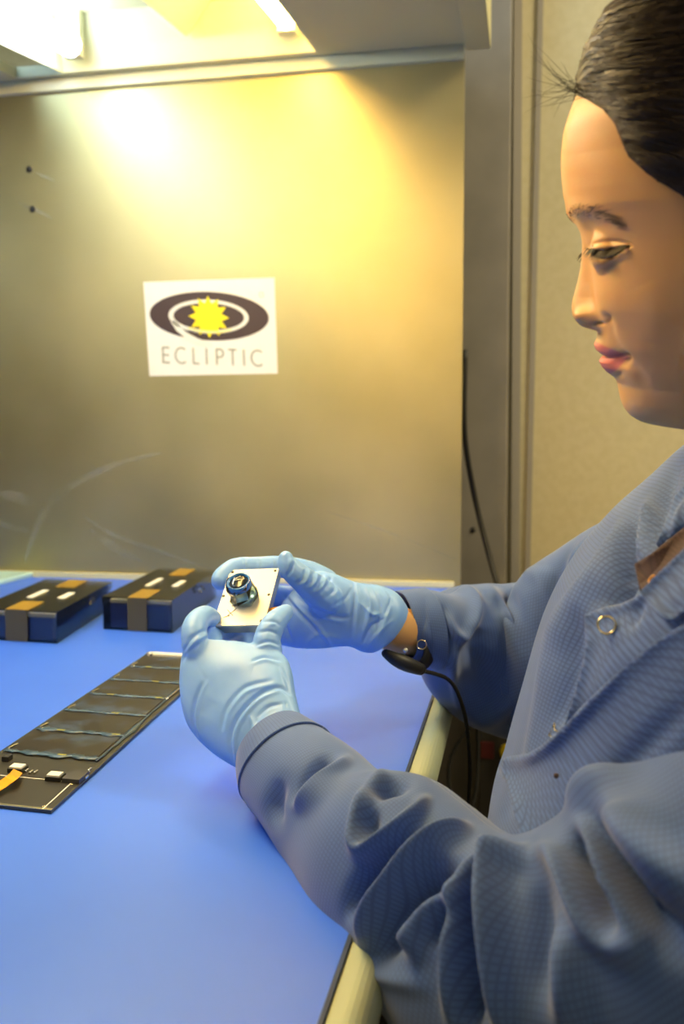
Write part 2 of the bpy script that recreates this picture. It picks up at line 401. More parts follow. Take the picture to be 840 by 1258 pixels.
# hood: side panel, trims, deck, lamp
hd = empty('fume_hood', (-.8, YP, TZ), 'worn sheet metal hood side with cream trims behind the boxes', 'hood')
PX1 = PY(568, 400, YP)[0]
box('side_panel', (-1.9, YP, TZ), (PX1, YP+.012, ZT), M['panel'], hd)
box('bottom_trim', (-1.9, YP-.010, TZ), (PX1-.012, YP, TZ+.011), M['cream'], hd, .001)
box('top_trim', (-1.9, YP-.012, ZT-.012), (PX1, YP, ZT+.012), M['cream'], hd, .001)
SL = math.tan(math.radians(8.3)); ZD = ZT+.014
def PD(x, y):                                    # point on the sloping hood deck
    r = ray(x, y); n = np.array((0, -SL, 1.0)); o0 = np.array((0, YP, ZD)); return CP+r*((n@(o0-CP))/(n@r))
def zd(Y): return ZD-SL*(YP-Y)
A, B = PD(78, 91), PD(391, 64)
Y0 = (A[1]+B[1])/2; Y1 = .35
xl, xr = A[0], B[0]
print('lamp', A, B)
def deck(name, x0, x1, y0, y1, mt=M['deck']):
    t = .02
    return hexa(name, [(x0, y0, zd(y0)), (x1, y0, zd(y0)), (x1, y1, zd(y1)), (x0, y1, zd(y1)), (x0, y0, zd(y0)+t), (x1, y0, zd(y0)+t), (x1, y1, zd(y1)+t), (x0, y1, zd(y1)+t)], mt, hd)
dx = PX1+.002
deck('deck_panel', -1.9, xl-.10, .25, YP); deck('deck_panel', xr, dx, .25, YP)
deck('deck_panel', xl-.10, xr, Y0, YP); deck('deck_panel', xl-.10, xr, .25, Y1)
hexa('front_fascia', [(dx, .25, zd(.25)-.004), (dx+.045, .25, zd(.25)-.004), (dx+.045, YP+.012, zd(YP)-.004), (dx, YP+.012, zd(YP)-.004),
     (dx, .25, zd(.25)+.25), (dx+.045, .25, zd(.25)+.25), (dx+.045, YP+.012, zd(YP)+.25), (dx, YP+.012, zd(YP)+.25)], M['deck'], hd, .002)
for (px, py) in ((36, 208), (40, 257)):
    lathe('screw', PY(px, py, YP), (0, -1, 0), ((0, .007), (.002, .006), (.003, .0005)), M['black'], hd, 14)
M['scratch'] = thin('wiped_smear', (1, 1, 1), .2, .5)
_m = M['scratch']; _d = nn(_m, 'ShaderNodeBsdfDiffuse'); _d.inputs[0].default_value = (.55, .60, .58, 1); _x = [n for n in _m.node_tree.nodes if n.type == 'MIX_SHADER'][0]
lk(_m, _d.outputs[0], _x.inputs[2]); _v = nn(_m, 'ShaderNodeTexNoise'); _v.inputs['Scale'].default_value = 25; _r = nn(_m, 'ShaderNodeMapRange'); _r.inputs[1].default_value = .3; _r.inputs[2].default_value = .8; _r.inputs[4].default_value = .30
_t = nn(_m, 'ShaderNodeTexCoord'); lk(_m, _t.outputs['Object'], _v.inputs[0]); lk(_m, _v.outputs[0], _r.inputs[0]); lk(_m, _r.outputs[0], _x.inputs[0])
for pts, w0 in (([(0, 606), (20, 611), (42, 618)], 7), ([(-5, 642), (15, 647), (34, 652)], 4), ([(30, 692), (42, 655), (58, 622), (85, 598), (140, 571), (200, 556)], 5), ([(100, 632), (135, 655), (180, 672), (262, 700)], 3),
                ([(110, 650), (140, 672), (175, 690)], 5), ([(44, 212), (55, 217), (68, 223)], 2.2), ([(22, 248), (34, 254), (52, 262), (66, 270)], 2.4), ([(400, 628), (480, 655), (566, 690)], 1.2), ([(85, 100), (105, 113), (112, 122)], 2)):
    c = crom([(x, y) for x, y in pts], 16); V = []
    for i, (x, y) in enumerate(c):
        d = c[min(i+1, 15)]-c[max(i-1, 0)]; d = d/np.linalg.norm(d); ww = w0*math.sin(math.pi*(i+.3)/15.6)**.7; 
        for k in (-1, 1): V.append(PY(x-d[1]*ww*k, y+d[0]*ww*k, YP-.0004))
    mesh('smear', V, [(2*i, 2*i+1, 2*i+3, 2*i+2) for i in range(15)], M['scratch'], hd, False)
# recessed lamp
lf = empty('hood_lamp', ((xl+xr)/2, (Y0+Y1)/2, zd(.8)+.1), 'recessed fluorescent lamp tray with glowing tubes above the sheet metal wall', 'lamp')
HT = .10
def wallp(name, a, b, flare=(0, 0)):
    a = np.array(a); b = np.array(b); t = np.array((0, 0, HT)); n = unit(np.cross(b-a, (0, 0, 1)))*.004; f = np.array((*flare, 0))
    hexa(name, [a, b, b+n, a+n, a+t+f, b+t+f, b+t+f+n, a+t+f+n], M['cream'], lf)
xl2 = xl-.04
c = {k: (x, y, zd(y)) for k, (x, y) in dict(a=(xl, Y0), b=(xr, Y0), c=(xr, Y1), d=(xl-.095, Y1)).items()}
wallp('end_wall', c['a'], c['b'], (0, -.03)); wallp('side_wall', c['b'], c['c']); wallp('end_wall', c['c'], c['d']); wallp('side_wall', c['d'], c['a'])
hexa('reflector', [(xl-.1, Y1, zd(Y1)+HT), (xr+.01, Y1, zd(Y1)+HT), (xr+.01, Y0, zd(Y0)+HT), (xl-.1, Y0, zd(Y0)+HT),
     (xl-.1, Y1, zd(Y1)+HT+.01), (xr+.01, Y1, zd(Y1)+HT+.01), (xr+.01, Y0, zd(Y0)+HT+.01), (xl-.1, Y0, zd(Y0)+HT+.01)], M['cream'], lf)
def lamp_tube(x, mt, r_, zoff):
    tube('lamp_tube', [(x, Y0-.055, zd(Y0-.055)+zoff), (x-.01, Y1+.05, zd(Y1+.05)+zoff)], r_, mt, lf, 20)
    box('tube_socket', (x-.018, Y0-.056, zd(Y0-.05)+zoff-.02), (x+.018, Y0-.034, zd(Y0)+HT), M['cream'], lf, .003)
lamp_tube(xl+.045, M['tube_cool'], .021, .035)
lamp_tube(xr-.048, M['tube_warm'], .017, .045)
xm = (xl+xr)/2+.01
pts = [(xm-.05, Y0-.03, zd(Y0)+HT), (xm+.05, Y0-.03, zd(Y0)+HT), (xm, Y0-.03, zd(Y0)+.035)]
dv = np.array((0, Y1-Y0+.06, zd(Y1+.03)-zd(Y0-.03)))
extr('ballast_cover', pts, dv, M['cream'], lf)

# sticker on the panel
YS = YP-.0006
q = [PY(176, 346.5, YS), PY(337, 341, YS), PY(341, 459, YS), PY(183.5, 462, YS)]
sk = extr('logo_sticker', q, np.array((0, .0005, 0)), M['white'])
tag(sk, 'white rectangular logo sticker reading ECLIPTIC on the sheet metal wall', 'sticker')
so = (q[0]+q[1]+q[2]+q[3])/4; su = (q[1]-q[0]+q[2]-q[3])/2; sv = (q[0]-q[3]+q[1]-q[2])/2   # axes right, up (full size)
def SP(u, v, k=0): return so+su*u+sv*v+np.array((0, -.0004*k-.0002, 0))
def flat(name, pts, mt, k, cut=None):
    bm = bmesh.new(); e = []
    for loop in [pts]+([cut] if cut else []):
        vs = [bm.verts.new(tuple(SP(u, v, k))) for u, v in loop]
        e += [bm.edges.new((vs[i], vs[(i+1) % len(vs)])) for i in range(len(vs))]
    bmesh.ops.triangle_fill(bm, use_beauty=True, edges=e)
    return bm_obj(name, bm, mt, sk)
# zoomed sticker picture coordinates (4.2x of 160,330)
def ZS(x, y):
    p = PY(160+x/4.2, 330+y/4.2, YS); d = p-so; return (d@su/(su@su), d@sv/(sv@sv))
def ell(cx, cy, rx, ry, n=64, a0=0, a1=2*math.pi, rot=0):
    o = []
    for i in range(n):
        a = a0+(a1-a0)*i/n; x, y = rx*math.cos(a), ry*math.sin(a); o.append(ZS(cx+x*math.cos(rot)-y*math.sin(rot), cy+x*math.sin(rot)+y*math.cos(rot)))
    return o
flat('dark_ellipse', ell(410, 245, 307, 126, rot=-.02), M['ink'], 1)
flat('orbit_ring', ell(407, 248, 206, 88, rot=-.02), M['label'], 2, ell(408, 248, 182, 70, rot=-.02))
tail = [(212, 285), (240, 330), (300, 378), (345, 398), (420, 405), (420, 385), (350, 365), (290, 335), (255, 305), (232, 275)]
flat('orbit_tail', [ZS(*p) for p in tail], M['label'], 2)
star = []
for i in range(24):
    a = math.pi*2*i/24-math.pi/2; r_ = (104, 68)[i % 2]; star.append(ZS(408+r_*math.cos(a), 250+r_*1.06*math.sin(a)))
flat('sun_star', star, M['yellow'], 3)
flat('orbit_front', [ZS(x, y) for x, y in ((300, 318), (350, 330), (410, 335), (470, 330), (520, 316), (520, 306), (470, 318), (410, 322), (350, 318), (300, 305))], mat('sticker_pale_yellow', (.93, .82, .35), .5), 4)
def letter(ch, x, w):
    y0, y1, t = 412, 496, 8.5; o = []
    def bar(ax, ay, bx, by):
        d = unit((bx-ax, by-ay)); n = np.array((-d[1], d[0]))*t/2
        flat('letter_'+ch.lower(), [ZS(*(np.array((ax, ay))+n)), ZS(*(np.array((bx, by))+n)), ZS(*(np.array((bx, by))-n)), ZS(*(np.array((ax, ay))-n))], M['grey'], 1)
    sk_ = -.012*(x-420)
    y0 += sk_*1.0; y1 += sk_*1.0
    if ch in 'ELPI': bar(x, y0, x, y1)
    if ch == 'E': bar(x, y0+3, x+w, y0+3); bar(x, (y0+y1)/2, x+w*.9, (y0+y1)/2); bar(x, y1-3, x+w, y1-3)
    if ch == 'L': bar(x, y1-3, x+w, y1-3)
    if ch == 'T': bar(x+w/2, y0, x+w/2, y1); bar(x, y0+3, x+w, y0+3)
    if ch in 'CP':
        if ch == 'C': cx, cy, rx, ry, a0, a1 = x+w*.6, (y0+y1)/2, w*.6, (y1-y0)/2-2, math.radians(50), math.radians(310)
        else: cx, cy, rx, ry, a0, a1 = x+w*.45, y0+23, w*.5, 21, math.radians(-90), math.radians(90)
        n = 18; P1 = []; P2 = []
        for i in range(n+1):
            a = a0+(a1-a0)*i/n; P1.append(ZS(cx+(rx+t/2)*math.cos(a), cy+(ry+t/2)*math.sin(a))); P2.append(ZS(cx+(rx-t/2)*math.cos(a), cy+(ry-t/2)*math.sin(a)))
        flat('letter_'+ch.lower(), P1+P2[::-1], M['grey'], 1)
        if ch == 'P': bar(x, y0+3, x+w*.5, y0+3); bar(x, y0+44, x+w*.5, y0+44)
for ch, x, w_ in (('E', 164, 34), ('C', 228, 52), ('L', 320, 30), ('I', 388, 0), ('P', 440, 36), ('T', 500, 44), ('I', 580, 0), ('C', 618, 56)): letter(ch, x, w_)
flat('registered_mark', ell(683, 122, 12, 14, 20), M['grey'], 1, ell(683, 122, 9, 11, 20))

# dark cabinet behind the table with cables
cb = empty('equipment_cabinet', (.15, WY-.25, 0), 'dark equipment cabinet with red and yellow knobs in the gap beside the table', 'cabinet')
ZC = PY(600, 800, WY-.28)[2]
box('body', (PX1+.035, WY-.28, 0.0), (.62, WY-.11, TZ-.05), M['darkbox'], cb, .004)
box('red_button', PY(590, 932, WY-.283), PY(607, 912, WY-.283)+np.array((0, .01, 0)), M['red'], cb, .002)
lathe('yellow_knob', PY(622, 922, WY-.278), (0, -1, 0), ((0, .014), (.02, .012), (.022, .002)), M['yel'], cb)
def cable(name, pts, r_, label, n=40):
    o = tube(name, [PY(x, y, Y) for x, y, Y in pts], r_, M['black'], None, 10, n); return tag(o, label, 'cable')
cable('power_cable', [(571, 430, YP+.03), (570, 510, YP+.035), (573, 555, YP+.05), (585, 620, YP+.08), (600, 680, YP+.07), (612, 725, YP+.05), (625, 790, YP+.04), (634, 900, YP+.03), (640, 1100, YP-.0)], .0055, 'thick black cable hanging behind the sheet metal wall edge')

#@@OBJECTS
# ------------------------------------------------------------------ solar circuit board on the mat
BZ = TZ+.0004
vp = np.array((530., 560.))
def toward(p, q, t): p = np.array(p, float); return p+(np.array(q)-p)*t
Rn = PZ(63, 999.5, BZ); Ln = PZ(-86, 984, BZ)
far = PZ(180, 805, BZ)
v_ = unit(far-Ln); bl = np.linalg.norm(far-Ln)
u_ = Rn-Ln; bw = np.linalg.norm(u_); u_ = u_/bw
print('board', bw, bl)
bd = empty('circuit_board', Ln+u_*bw/2+v_*bl/2, 'long dark circuit board covered in solar cells lying on the blue mat', 'circuit board')
def BP(u, v, z=0): return Ln+u_*(bw*u)+v_*v+np.array((0, 0, z))
def bslab(name, u0, u1, v0, v1, z0, z1, mt, parent=bd, bev=0):
    return slab(name, BP(u0, v0, z0), u_*bw*(u1-u0), v_*(v1-v0), np.array((0, 0, z1-z0)), mt, parent, bev)
board = bslab('board', 0, 1, 0, bl, 0, .0022, M['pcb'])
z1 = .0022
s0 = .105; cw = (bl-.012-s0)/6
for k in range(6):
    a = s0+cw*k; o = bslab('solar_cell', .075+.01*(k % 2), .90, a+.004, a+cw-.003, z1, z1+.0007, M['cell'])
    # resin spread along the joint of two cells
    def film(a0, a1, fv, amp, seed, vert=False):
        V = []; n = 40; r0 = np.random.default_rng(seed); w1 = amp*(.35+np.abs(np.convolve(r0.normal(0, 1, n+6), np.ones(7)/2.6, 'valid'))); w2 = amp*(.3+.6*np.abs(np.convolve(r0.normal(0, 1, n+6), np.ones(7)/2.6, 'valid')))
        for q in range(n):
            t = q/(n-1); x = a0+(a1-a0)*t
            if vert: V += [BP(fv-w2[q]/bw*.5, x, z1+.0009), BP(fv, x, z1+.0014), BP(fv+w1[q]/bw*.5, x, z1+.0009)]
            else: V += [BP(x, fv-w2[q], z1+.0009), BP(x, fv, z1+.0014), BP(x, fv+w1[q], z1+.0009)]
        F_ = [f for q in range(n-1) for f in ((3*q, 3*q+1, 3*q+4, 3*q+3), (3*q+1, 3*q+2, 3*q+5, 3*q+4))]
        o = mesh('resin_film', V, F_, M['resin'], bd); o.modifiers.new('s', 'SOLIDIFY').thickness = .0004
    film(.04, .93, a+.001, .0042, 40+k)
    for t in (.25, .55, .8):
        if (k+int(t*10)) % 2: bslab('gold_tab', t, t+.08, a-.0006, a+.0022, z1+.0012, z1+.0018, M['goldtab'])
    hook = [BP(.10, a+.002, z1+.001), BP(.055, a+.006, z1+.001), BP(.055, a+.014, z1+.001), BP(.07, a+.02, z1+.0008)]
    tube('wire', hook, .0008, M['solder'], bd, 6, 12)
film(s0-.005, bl-.03, .93, .0040, 99, True)
tube('wire', [BP(.93, .29, z1+.001), BP(.95, .33, z1+.002), BP(.915, .36, z1+.0015), BP(.945, .40, z1+.002), BP(.93, .45, z1+.001)], .0007, M['solder'], bd, 6, 20)
bslab('end_clamp', .05, 1, bl-.012, bl-.001, z1, z1+.003, M['label'], bev=.0006)
for u, v in ((.03, bl-.006), (.09, bl-.008)): bslab('solder_pad', u, u+.04, v-.006, v, z1, z1+.0035, M['solder'], bev=.001)
# electronics near the front
def BU(x, y, z=0.):
    d = PZ(x, y, BZ+z1+z)-Ln; a = np.linalg.solve(np.array([[u_[0], v_[0]], [u_[1], v_[1]]]), d[:2]); return a[0]/bw, a[1]
for (cx_, cy_), w_, d_, h_, mt in (((22, 947), .13, .012, .0034, 'black'), ((68, 957), .13, .012, .0034, 'black'), ((93, 957), .15, .020, .0036, 'chipdark')):
    uc, vc = BU(cx_, cy_); c_ = bslab('chip', uc-w_/2, uc+w_/2, vc-d_/2, vc+d_/2, z1, z1+h_, M[mt], bev=.0003)
    if mt == 'black': bslab('chip_cap', uc-w_/2+.012, uc+w_/2-.012, vc-d_/2+.001, vc+d_/2-.002, z1+h_, z1+h_+.0012, M['label'], c_)
uc, vc = BU(9, 934); bslab('chip', uc-.03, uc+.03, vc-.004, vc+.004, z1, z1+.004, M['black'])
for x_, y_ in ((33, 948), (38, 950), (44, 950), (78, 958), (108, 951), (106, 956), (110, 947)):
    uc, vc = BU(x_, y_); bslab('solder_pad', uc-.009, uc+.009, vc-.003, vc+.003, z1, z1+.002, M['solder'], bev=.0005)
def trace(p, q):
    a, b = np.array(BU(*p)), np.array(BU(*q)); A_, B_ = BP(*a, z1+.0003), BP(*b, z1+.0003); n_ = unit(np.cross(B_-A_, (0, 0, 1)))*.0005
    mesh('trace', [A_-n_, B_-n_, B_+n_, A_+n_], [(0, 1, 2, 3)], M['label'], bd, False)
trace((-40, 949), (89, 961)); trace((89, 961), (54, 993))
bslab('edge_plating', 0, 1, 0, .0035, z1, z1+.0002, M['brass'])
for u, v in (BU(88, 963), BU(54, 992)): ringmesh('plated_hole', BP(u, v, z1+.0002), (0, 0, 1), .0018, .0003, M['brass'], bd, 16, 5)
fl = [(22, 948, .0036, 10), (17, 954, .007, 10), (12, 958, .0065, 10), (6, 962, .005, 10), (0, 966, .004, 11), (-15, 975, .003, 12), (-40, 985, .003, 12)]
Vf = []; Ff = []
for i, (x_, y_, z, w_) in enumerate(fl):
    Vf += [PZ(x_-w_*.55, y_-3, BZ+z+z1), PZ(x_+w_*.55, y_+2, BZ+z+z1)]
    if i: Ff.append((2*i-2, 2*i-1, 2*i+1, 2*i))
o = mesh('flex_cable', Vf, Ff, M['flex'], bd, False); s = o.modifiers.new('s', 'SOLIDIFY'); s.thickness = .0003

# ------------------------------------------------------------------ clear boxes holding dark boards
def clear_box(fl_, fr_, br_, hz, label, two=True):
    fl_, fr_, br_ = map(np.array, (fl_, fr_, br_))
    e = empty('clear_box', (fl_+br_)/2, label, 'box', 'clear plastic boxes at the back of the mat')
    u = fr_-fl_; v = br_-fr_; Z = np.array((0, 0, 1.0)); t = .0016; ul, vl = np.linalg.norm(u), np.linalg.norm(v); uu, vv = u/ul, v/vl
    def s(name, u0, u1, v0, v1, z0, z1, mt, par=e, bev=0): return slab(name, fl_+uu*u0+vv*v0+Z*z0, uu*(u1-u0), vv*(v1-v0), Z*(z1-z0), mt, par, bev)
    sp = hz*.77
    s('bottom', 0, ul, 0, vl, .0003, t, M['clear']); s('side', 0, ul, 0, t, t, sp, M['clear']); s('side', 0, ul, vl-t, vl, t, sp, M['clear'])
    s('side', 0, t, t, vl-t, t, sp, M['clear']); s('side', ul-t, ul, t, vl-t, t, sp, M['clear'])
    g = .001
    s('lid', -g, ul+g, -g, vl+g, hz-t, hz, M['clear'], bev=.0004)
    for a in ((-g, ul+g, -g, t-g), (-g, ul+g, vl-t+g, vl+g)): s('lid_rim', *a, sp+.0008, hz-t, M['clear'])
    for a in ((-g, t-g, t-g, vl-t+g), (ul-t+g, ul+g, t-g, vl-t+g)): s('lid_rim', *a, sp+.0008, hz-t, M['clear'])
    # contents
    vend = vl*.84
    c_ = s('foam_block', .010, ul-.008, .006, vend-.01, t+.001, hz-.010, M['navy'], bev=.001)
    b_ = s('inner_board', .010, ul-.004, .004, vend, hz-.009, hz-.0045, M['foamtop'])
    s('copper_edge', ul-.0075, ul-.004, .004, vend, hz-.0045, hz-.0040, M['copper'], b_)
    s('label_strip', ul*.30, ul*.39, vl*.34, vl*.60, hz, hz+.0005, M['label']); s('label_strip', ul*.70, ul*.80, vl*.36, vl*.55, hz, hz+.0005, M['label'])
    # tape over lid and down the front
    ta, tb_ = ul*.36, ul*.64
    s('amber_tape', ta, tb_, 0, vl*.24, hz, hz+.0004, M['kapton']); s('amber_tape', ta, tb_, -.0022, -.0016, hz*.02, hz, M['kaptonclear'])
    s('amber_tape', ta, tb_, vl*.72, vl, hz, hz+.0004, M['kapton']); 
    lathe('latch_knob', fr_+vv*vl*.52+Z*sp+uu*.003, uu, ((0, .006), (.004, .006), (.006, .003), (.008, .001)), M['clear'], e, 12)
    lathe('latch_knob', fl_+vv*vl*.2+Z*sp-uu*.003, -uu, ((0, .006), (.004, .006), (.006, .003), (.008, .001)), M['clear'], e, 12)
    return e
def onz(a, z): return a
hB = .048
B1 = PZ(127, 773, TZ); B2 = PZ(212, 778, TZ)
t1 = PZ(207, 735, TZ+hB); t2 = PZ(262, 699, TZ+hB); dvv = t2-t1
clear_box(B1, B2, B2+dvv, hB, 'clear plastic box nearest the gloved hands, amber tape running down its front')
hA = .043
A2 = PZ(70, 791, TZ); A1 = A2+(B1-B2)*1.12
t1 = PZ(69, 751, TZ+hA); t2 = PZ(137, 714, TZ+hA)
clear_box(A1, A2, A2+(t2-t1), hA, 'clear plastic box cut by the left picture edge, beside the taped box')
tray = box('pale_tray', (PZ(-60, 720, TZ)[0], PZ(30, 733, TZ)[1], TZ+.0002), (PZ(58, 708, TZ)[0]-.02, YP-.013, TZ+.012), mat('pale_aqua_plastic', (.45, .72, .78), .3), None, .004)
tag(tray, 'low pale aqua tray behind the leftmost clear box', 'tray')

# ------------------------------------------------------------------ the held device
dBL = P(260, 768.6, .738); dBR = P(325, 768, .726); dTL = P(284, 700.5, .782); dTR = P(341.4, 697.8, .774)
du = (dBR-dBL+dTR-dTL)/2; dv_ = (dTL-dBL+dTR-dBR)/2; dn = unit(np.cross(du, dv_)); dc = (dBL+dBR+dTL+dTR)/4
if dn @ (CP-dc) < 0: dn = -dn
dev = empty('sensor_unit', dc-dn*.004, 'small machined aluminium unit with a blue capped round lens held in both gloved hands', 'device')
def DP(u, v, z=0): return dc+du*(u-.5)+dv_*(v-.5)+dn*z
th = .0095
pl = [(.03, 0), (1, 0), (1, 1), (0.0, 1), (0, .17), (.0, .10)]
o = extr('face_plate', [DP(u, v, 0) for u, v in [(.06, 0), (1, 0), (1, 1), (0, 1), (0, .12)]], -dn*.0016, M['alu'], dev)
o = extr('housing', [DP(u, v, -.0018) for u, v in [(.07, .01), (.99, .01), (.99, .99), (.01, .99), (.01, .13)]], -dn*(th-.0018), M['aludark'], dev)
for u, v in ((.06, .955), (.94, .955), (.03, .52), (.94, .52), (.09, .06), (.93, .07)):
    lathe('screw', DP(u, v, 0), dn, ((0, .0013), (.0003, .0012), (.0004, .0002)), M['black'], dev, 12)
for a, b in (((.16, .14), (.28, .17)), ((.20, .27), (.34, .17)), ((.24, .17), (.38, .30)), ((.26, .34), (.36, .34)), ((.30, .37), (.33, .31))):
    tube('pencil_mark', [DP(*a, .0001), DP(*b, .0001)], .00028, M['ink'], dev, 5)
lc = DP(.46, .49)
pr_, _ = proj(lc); print('lens base', pr_)
tgt = P(295, 713, .745); ax = unit(dn*.85+unit(tgt-lc)*.35)
lathe('lens_barrel', lc, dn, ((0, .0088), (.0016, .0088), (.0018, .0068), (.010, .0068), (.0105, .0072), (.013, .0072)), M['steel'], dev, 40)
lathe('blue_cap', lc+dn*.013, dn, ((0, .0094), (.0006, .0100), (.0052, .0100), (.0060, .0094), (.0060, .0082), (.0044, .0080), (.0044, .0001)), M['lens_blue'], dev, 40)
lathe('lens_glass', lc+dn*.0176, dn, ((0, .0078), (.0004, .0076), (.0010, .005), (.0014, .0005)), mat('lens_glass', (.02, .03, .05), .05, .3), dev, 32)
e1 = unit(du); e2 = np.cross(dn, e1)
for k in range(5):
    a = k*1.3; p0 = lc+dn*.0192+e1*.005*math.cos(a)+e2*.004*math.sin(a+.5); p1 = lc+dn*.0196-e1*.004*math.cos(a*1.7)+e2*.005*math.sin(a*.6)
    tube('lens_highlight_ring', [p0, (p0+p1)/2+dn*.0006, p1], .00028, M['steel'], dev, 5, 8)
fm = []; 
for z, r_ in ((.0005, .0125), (.006, .0118), (.013, .0112), (.0195, .0105)):
    for k in range(7): a = 2*math.pi*k/7+z*8; rr = r_*(1+.13*math.sin(2.3*k+z*300)); fm.append(lc+dn*z+e1*rr*math.cos(a)+e2*rr*math.sin(a))
o = mesh('protective_film', fm, grid_faces(4, 7), M['film'], dev, False); s = o.modifiers.new('s', 'SOLIDIFY'); s.thickness = .0002
ft = [P(331, 747, .745), P(345, 744.5, .742), P(345, 748.5, .741), P(331, 752.5, .744)]
extr('flex_tab', ft, dn*-.0004, M['flex'], dev)

#@@PERSON
# ------------------------------------------------------------------ the person
pe = empty('person', (.22, .58, .5), 'person in blue gown and pale blue gloves, dark hair pulled back, looking down', 'person')
# head frame
DH = .51
Lc = unit((-.19, -.25, 1)); Fc = np.array((-1., 0, 0)); Fc = unit(Fc-Lc*(Fc@Lc)); Uc = np.cross(Fc, Lc)
if Uc[1] < 0: Uc = -Uc
HL, HF, HU = R3@Lc, R3@Fc, R3@Uc; HO = P(762, 400, DH)
def mid(x, y, l=0.):
    r = ray(x, y); o0 = HO+HL*l; t = (HL@(o0-CP))/(HL@r); p = CP+r*t-HO; return p@HF, p@HU
def HP(f, l, u): return HO+HF*f+HL*l+HU*u
rows = [ # py, front px, half width, centre f, back f
 (-26, 900, .008, -.068, -.074), (-20, 872, .030, -.066, -.092), (-8, 838, .045, -.064, -.112), (14, 798, .057, -.062, -.132), (50, 754, .067, -.060, -.148),
 (90, 722, .0715, -.061, -.155), (125, 703, .0735, -.062, -.158), (160, 691, .0745, -.062, -.159), (190, 688, .0745, -.063, -.159), (215, 688.5, .0742, -.064, -.159), (240, 692, .0735, -.065, -.158),
 (258, 698, .073, -.066, -.157), (270, 705, .0725, -.066, -.157), (285, 712, .072, -.066, -.156), (300, 717, .0715, -.067, -.155), (320, 721, .071, -.067, -.153), (345, 725, .070, -.068, -.150),
 (370, 729, .068, -.070, -.147), (400, 733.5, .0655, -.072, -.142), (411, 734, .0645, -.073, -.140), (424, 736, .063, -.074, -.138), (437, 741, .0615, -.075, -.136), (450, 746, .060, -.076, -.134),
 (462, 753, .058, -.077, -.132), (470, 757.5, .0565, -.078, -.131), (482, 759.5, .054, -.079, -.130), (492, 761.5, .051, -.080, -.129), (502, 766, .047, -.081, -.128), (510, 773, .043, -.082, -.127),
 (516, 783, .039, -.083, -.126), (519, 800, .037, -.084, -.126), (521.5, 825, .040, -.088, -.128), (526, 855, .046, -.094, -.132), (540, 878, .052, -.102, -.148), (570, 890, .055, -.110, -.160)]
K = []
for py, fx, b, fc, bk in rows:
    f, u = mid(fx, py); K.append((u, f, b, fc, bk, py))
K = np.array(K)
# dense rows in arc length of the front profile
dd = np.concatenate(([0], np.cumsum(np.hypot(np.diff(K[:, 0]), np.diff(K[:, 1])+1e-6)))); T = np.linspace(0, dd[-1], 600)
Kd = np.stack([np.interp(T, dd, K[:, i]) for i in range(6)], 1)
ker = np.exp(-np.linspace(-2, 2, 9)**2); ker /= ker.sum()
for i in range(5): Kd[4:-4, i] = np.convolve(Kd[:, i], ker, 'valid')
for _ in range(14):
    for i in (2, 3, 4): Kd[4:-4, i] = np.convolve(Kd[:, i], ker, 'valid')
    fs_ = np.convolve(Kd[:, 1], ker, 'valid'); k_ = Kd[4:-4, 5] < 235; Kd[4:-4, 1][k_] = fs_[k_]
nr, NC = len(Kd), 220
s_ = np.linspace(-1, 1, NC, endpoint=False); TH = math.pi*(.5*s_+.5*s_**3)
pyr = Kd[:, 5]
nose = np.interp(pyr, (280, 290, 300, 309, 329, 347, 360, 370, 378, 384, 389, 393, 397, 400, 402, 403.5, 404.5, 405.5, 406.5), (0, 1, 3, 5, 10, 16.5, 22, 26, 28, 28.4, 27.8, 26.5, 24.5, 22, 19, 15, 9, 3, 0))*DH/F
nose[4:-4] = np.convolve(nose, ker, 'valid')
nw = np.interp(pyr, (290, 309, 347, 365, 385, 400), (.0055, .0062, .0080, .0100, .0135, .0135))
ulip = np.interp(pyr, (410, 416, 424, 430, 435, 437), (0, 2, 7, 7.0, 2.5, -1))*DH/F
llip = np.interp(pyr, (437, 439, 444, 451, 457, 463, 468), (-1, 3, 8.5, 8, 6, 1.5, 0))*DH/F
G = np.zeros((nr, NC, 3)); 
for i in range(nr):
    u, f, b, fc, bk, py = Kd[i]; ct, sn = np.cos(TH), np.sin(TH); e = 2/np.interp(py, (60, 200, 260, 380, 450, 500), (2.2, 2.35, 2.6, 2.6, 2.3, 2.15))
    fr = np.where(ct >= 0, (f-fc), (fc-bk))*np.sign(ct)*np.abs(ct)**e+fc; l = b*np.sign(sn)*np.abs(sn)**e
    front = ct > 0
    al = np.abs(l)
    fr = fr+np.where(front, nose[i]*np.exp(-(al/nw[i])**np.interp(py, (340, 375), (2.3, 3.0))), 0)
    fr = fr+np.where(front, ulip[i]*np.exp(-(al/.019)**4), 0)+np.where(front, llip[i]*np.exp(-(al/.016)**4), 0)
    # ala, nostril
    fr = fr+np.where(front, .0050*np.exp(-((al-.0125)/.0050)**2-((py-388)/10.0)**2), 0)
    fr = fr-np.where(front, .006*np.exp(-((al-.0065)/.0035)**2-((py-400)/4.5)**2), 0)
    # socket, brow ridge, cheek
    fr = fr-np.where(front, .0028*np.exp(-((al-.024)/.011)**2-((py-292)/20.0)**2), 0)
    fr = fr+np.where(front, .0022*np.exp(-((al-.028)/.016)**2-((py-262)/14.0)**2), 0)
    fr = fr+np.where(front, .0030*np.exp(-((al-.034)/.018)**2-((py-372)/28.0)**2), 0)
    fr = fr-np.where(front, .0022*np.exp(-((al-.026)/.006)**2-((py-438)/9.0)**2), 0)
    G[i] = HO+fr[:, None]*HF+l[:, None]*HL+u*HU
Vh = G.reshape(-1, 3); Fh = grid_faces(nr, NC)
Nh = vnorm(Vh, Fh); c0 = HP(-.065, 0, .05)
if ((Vh-c0)*Nh).sum() < 0: Nh = -Nh
near = (TH > 0)
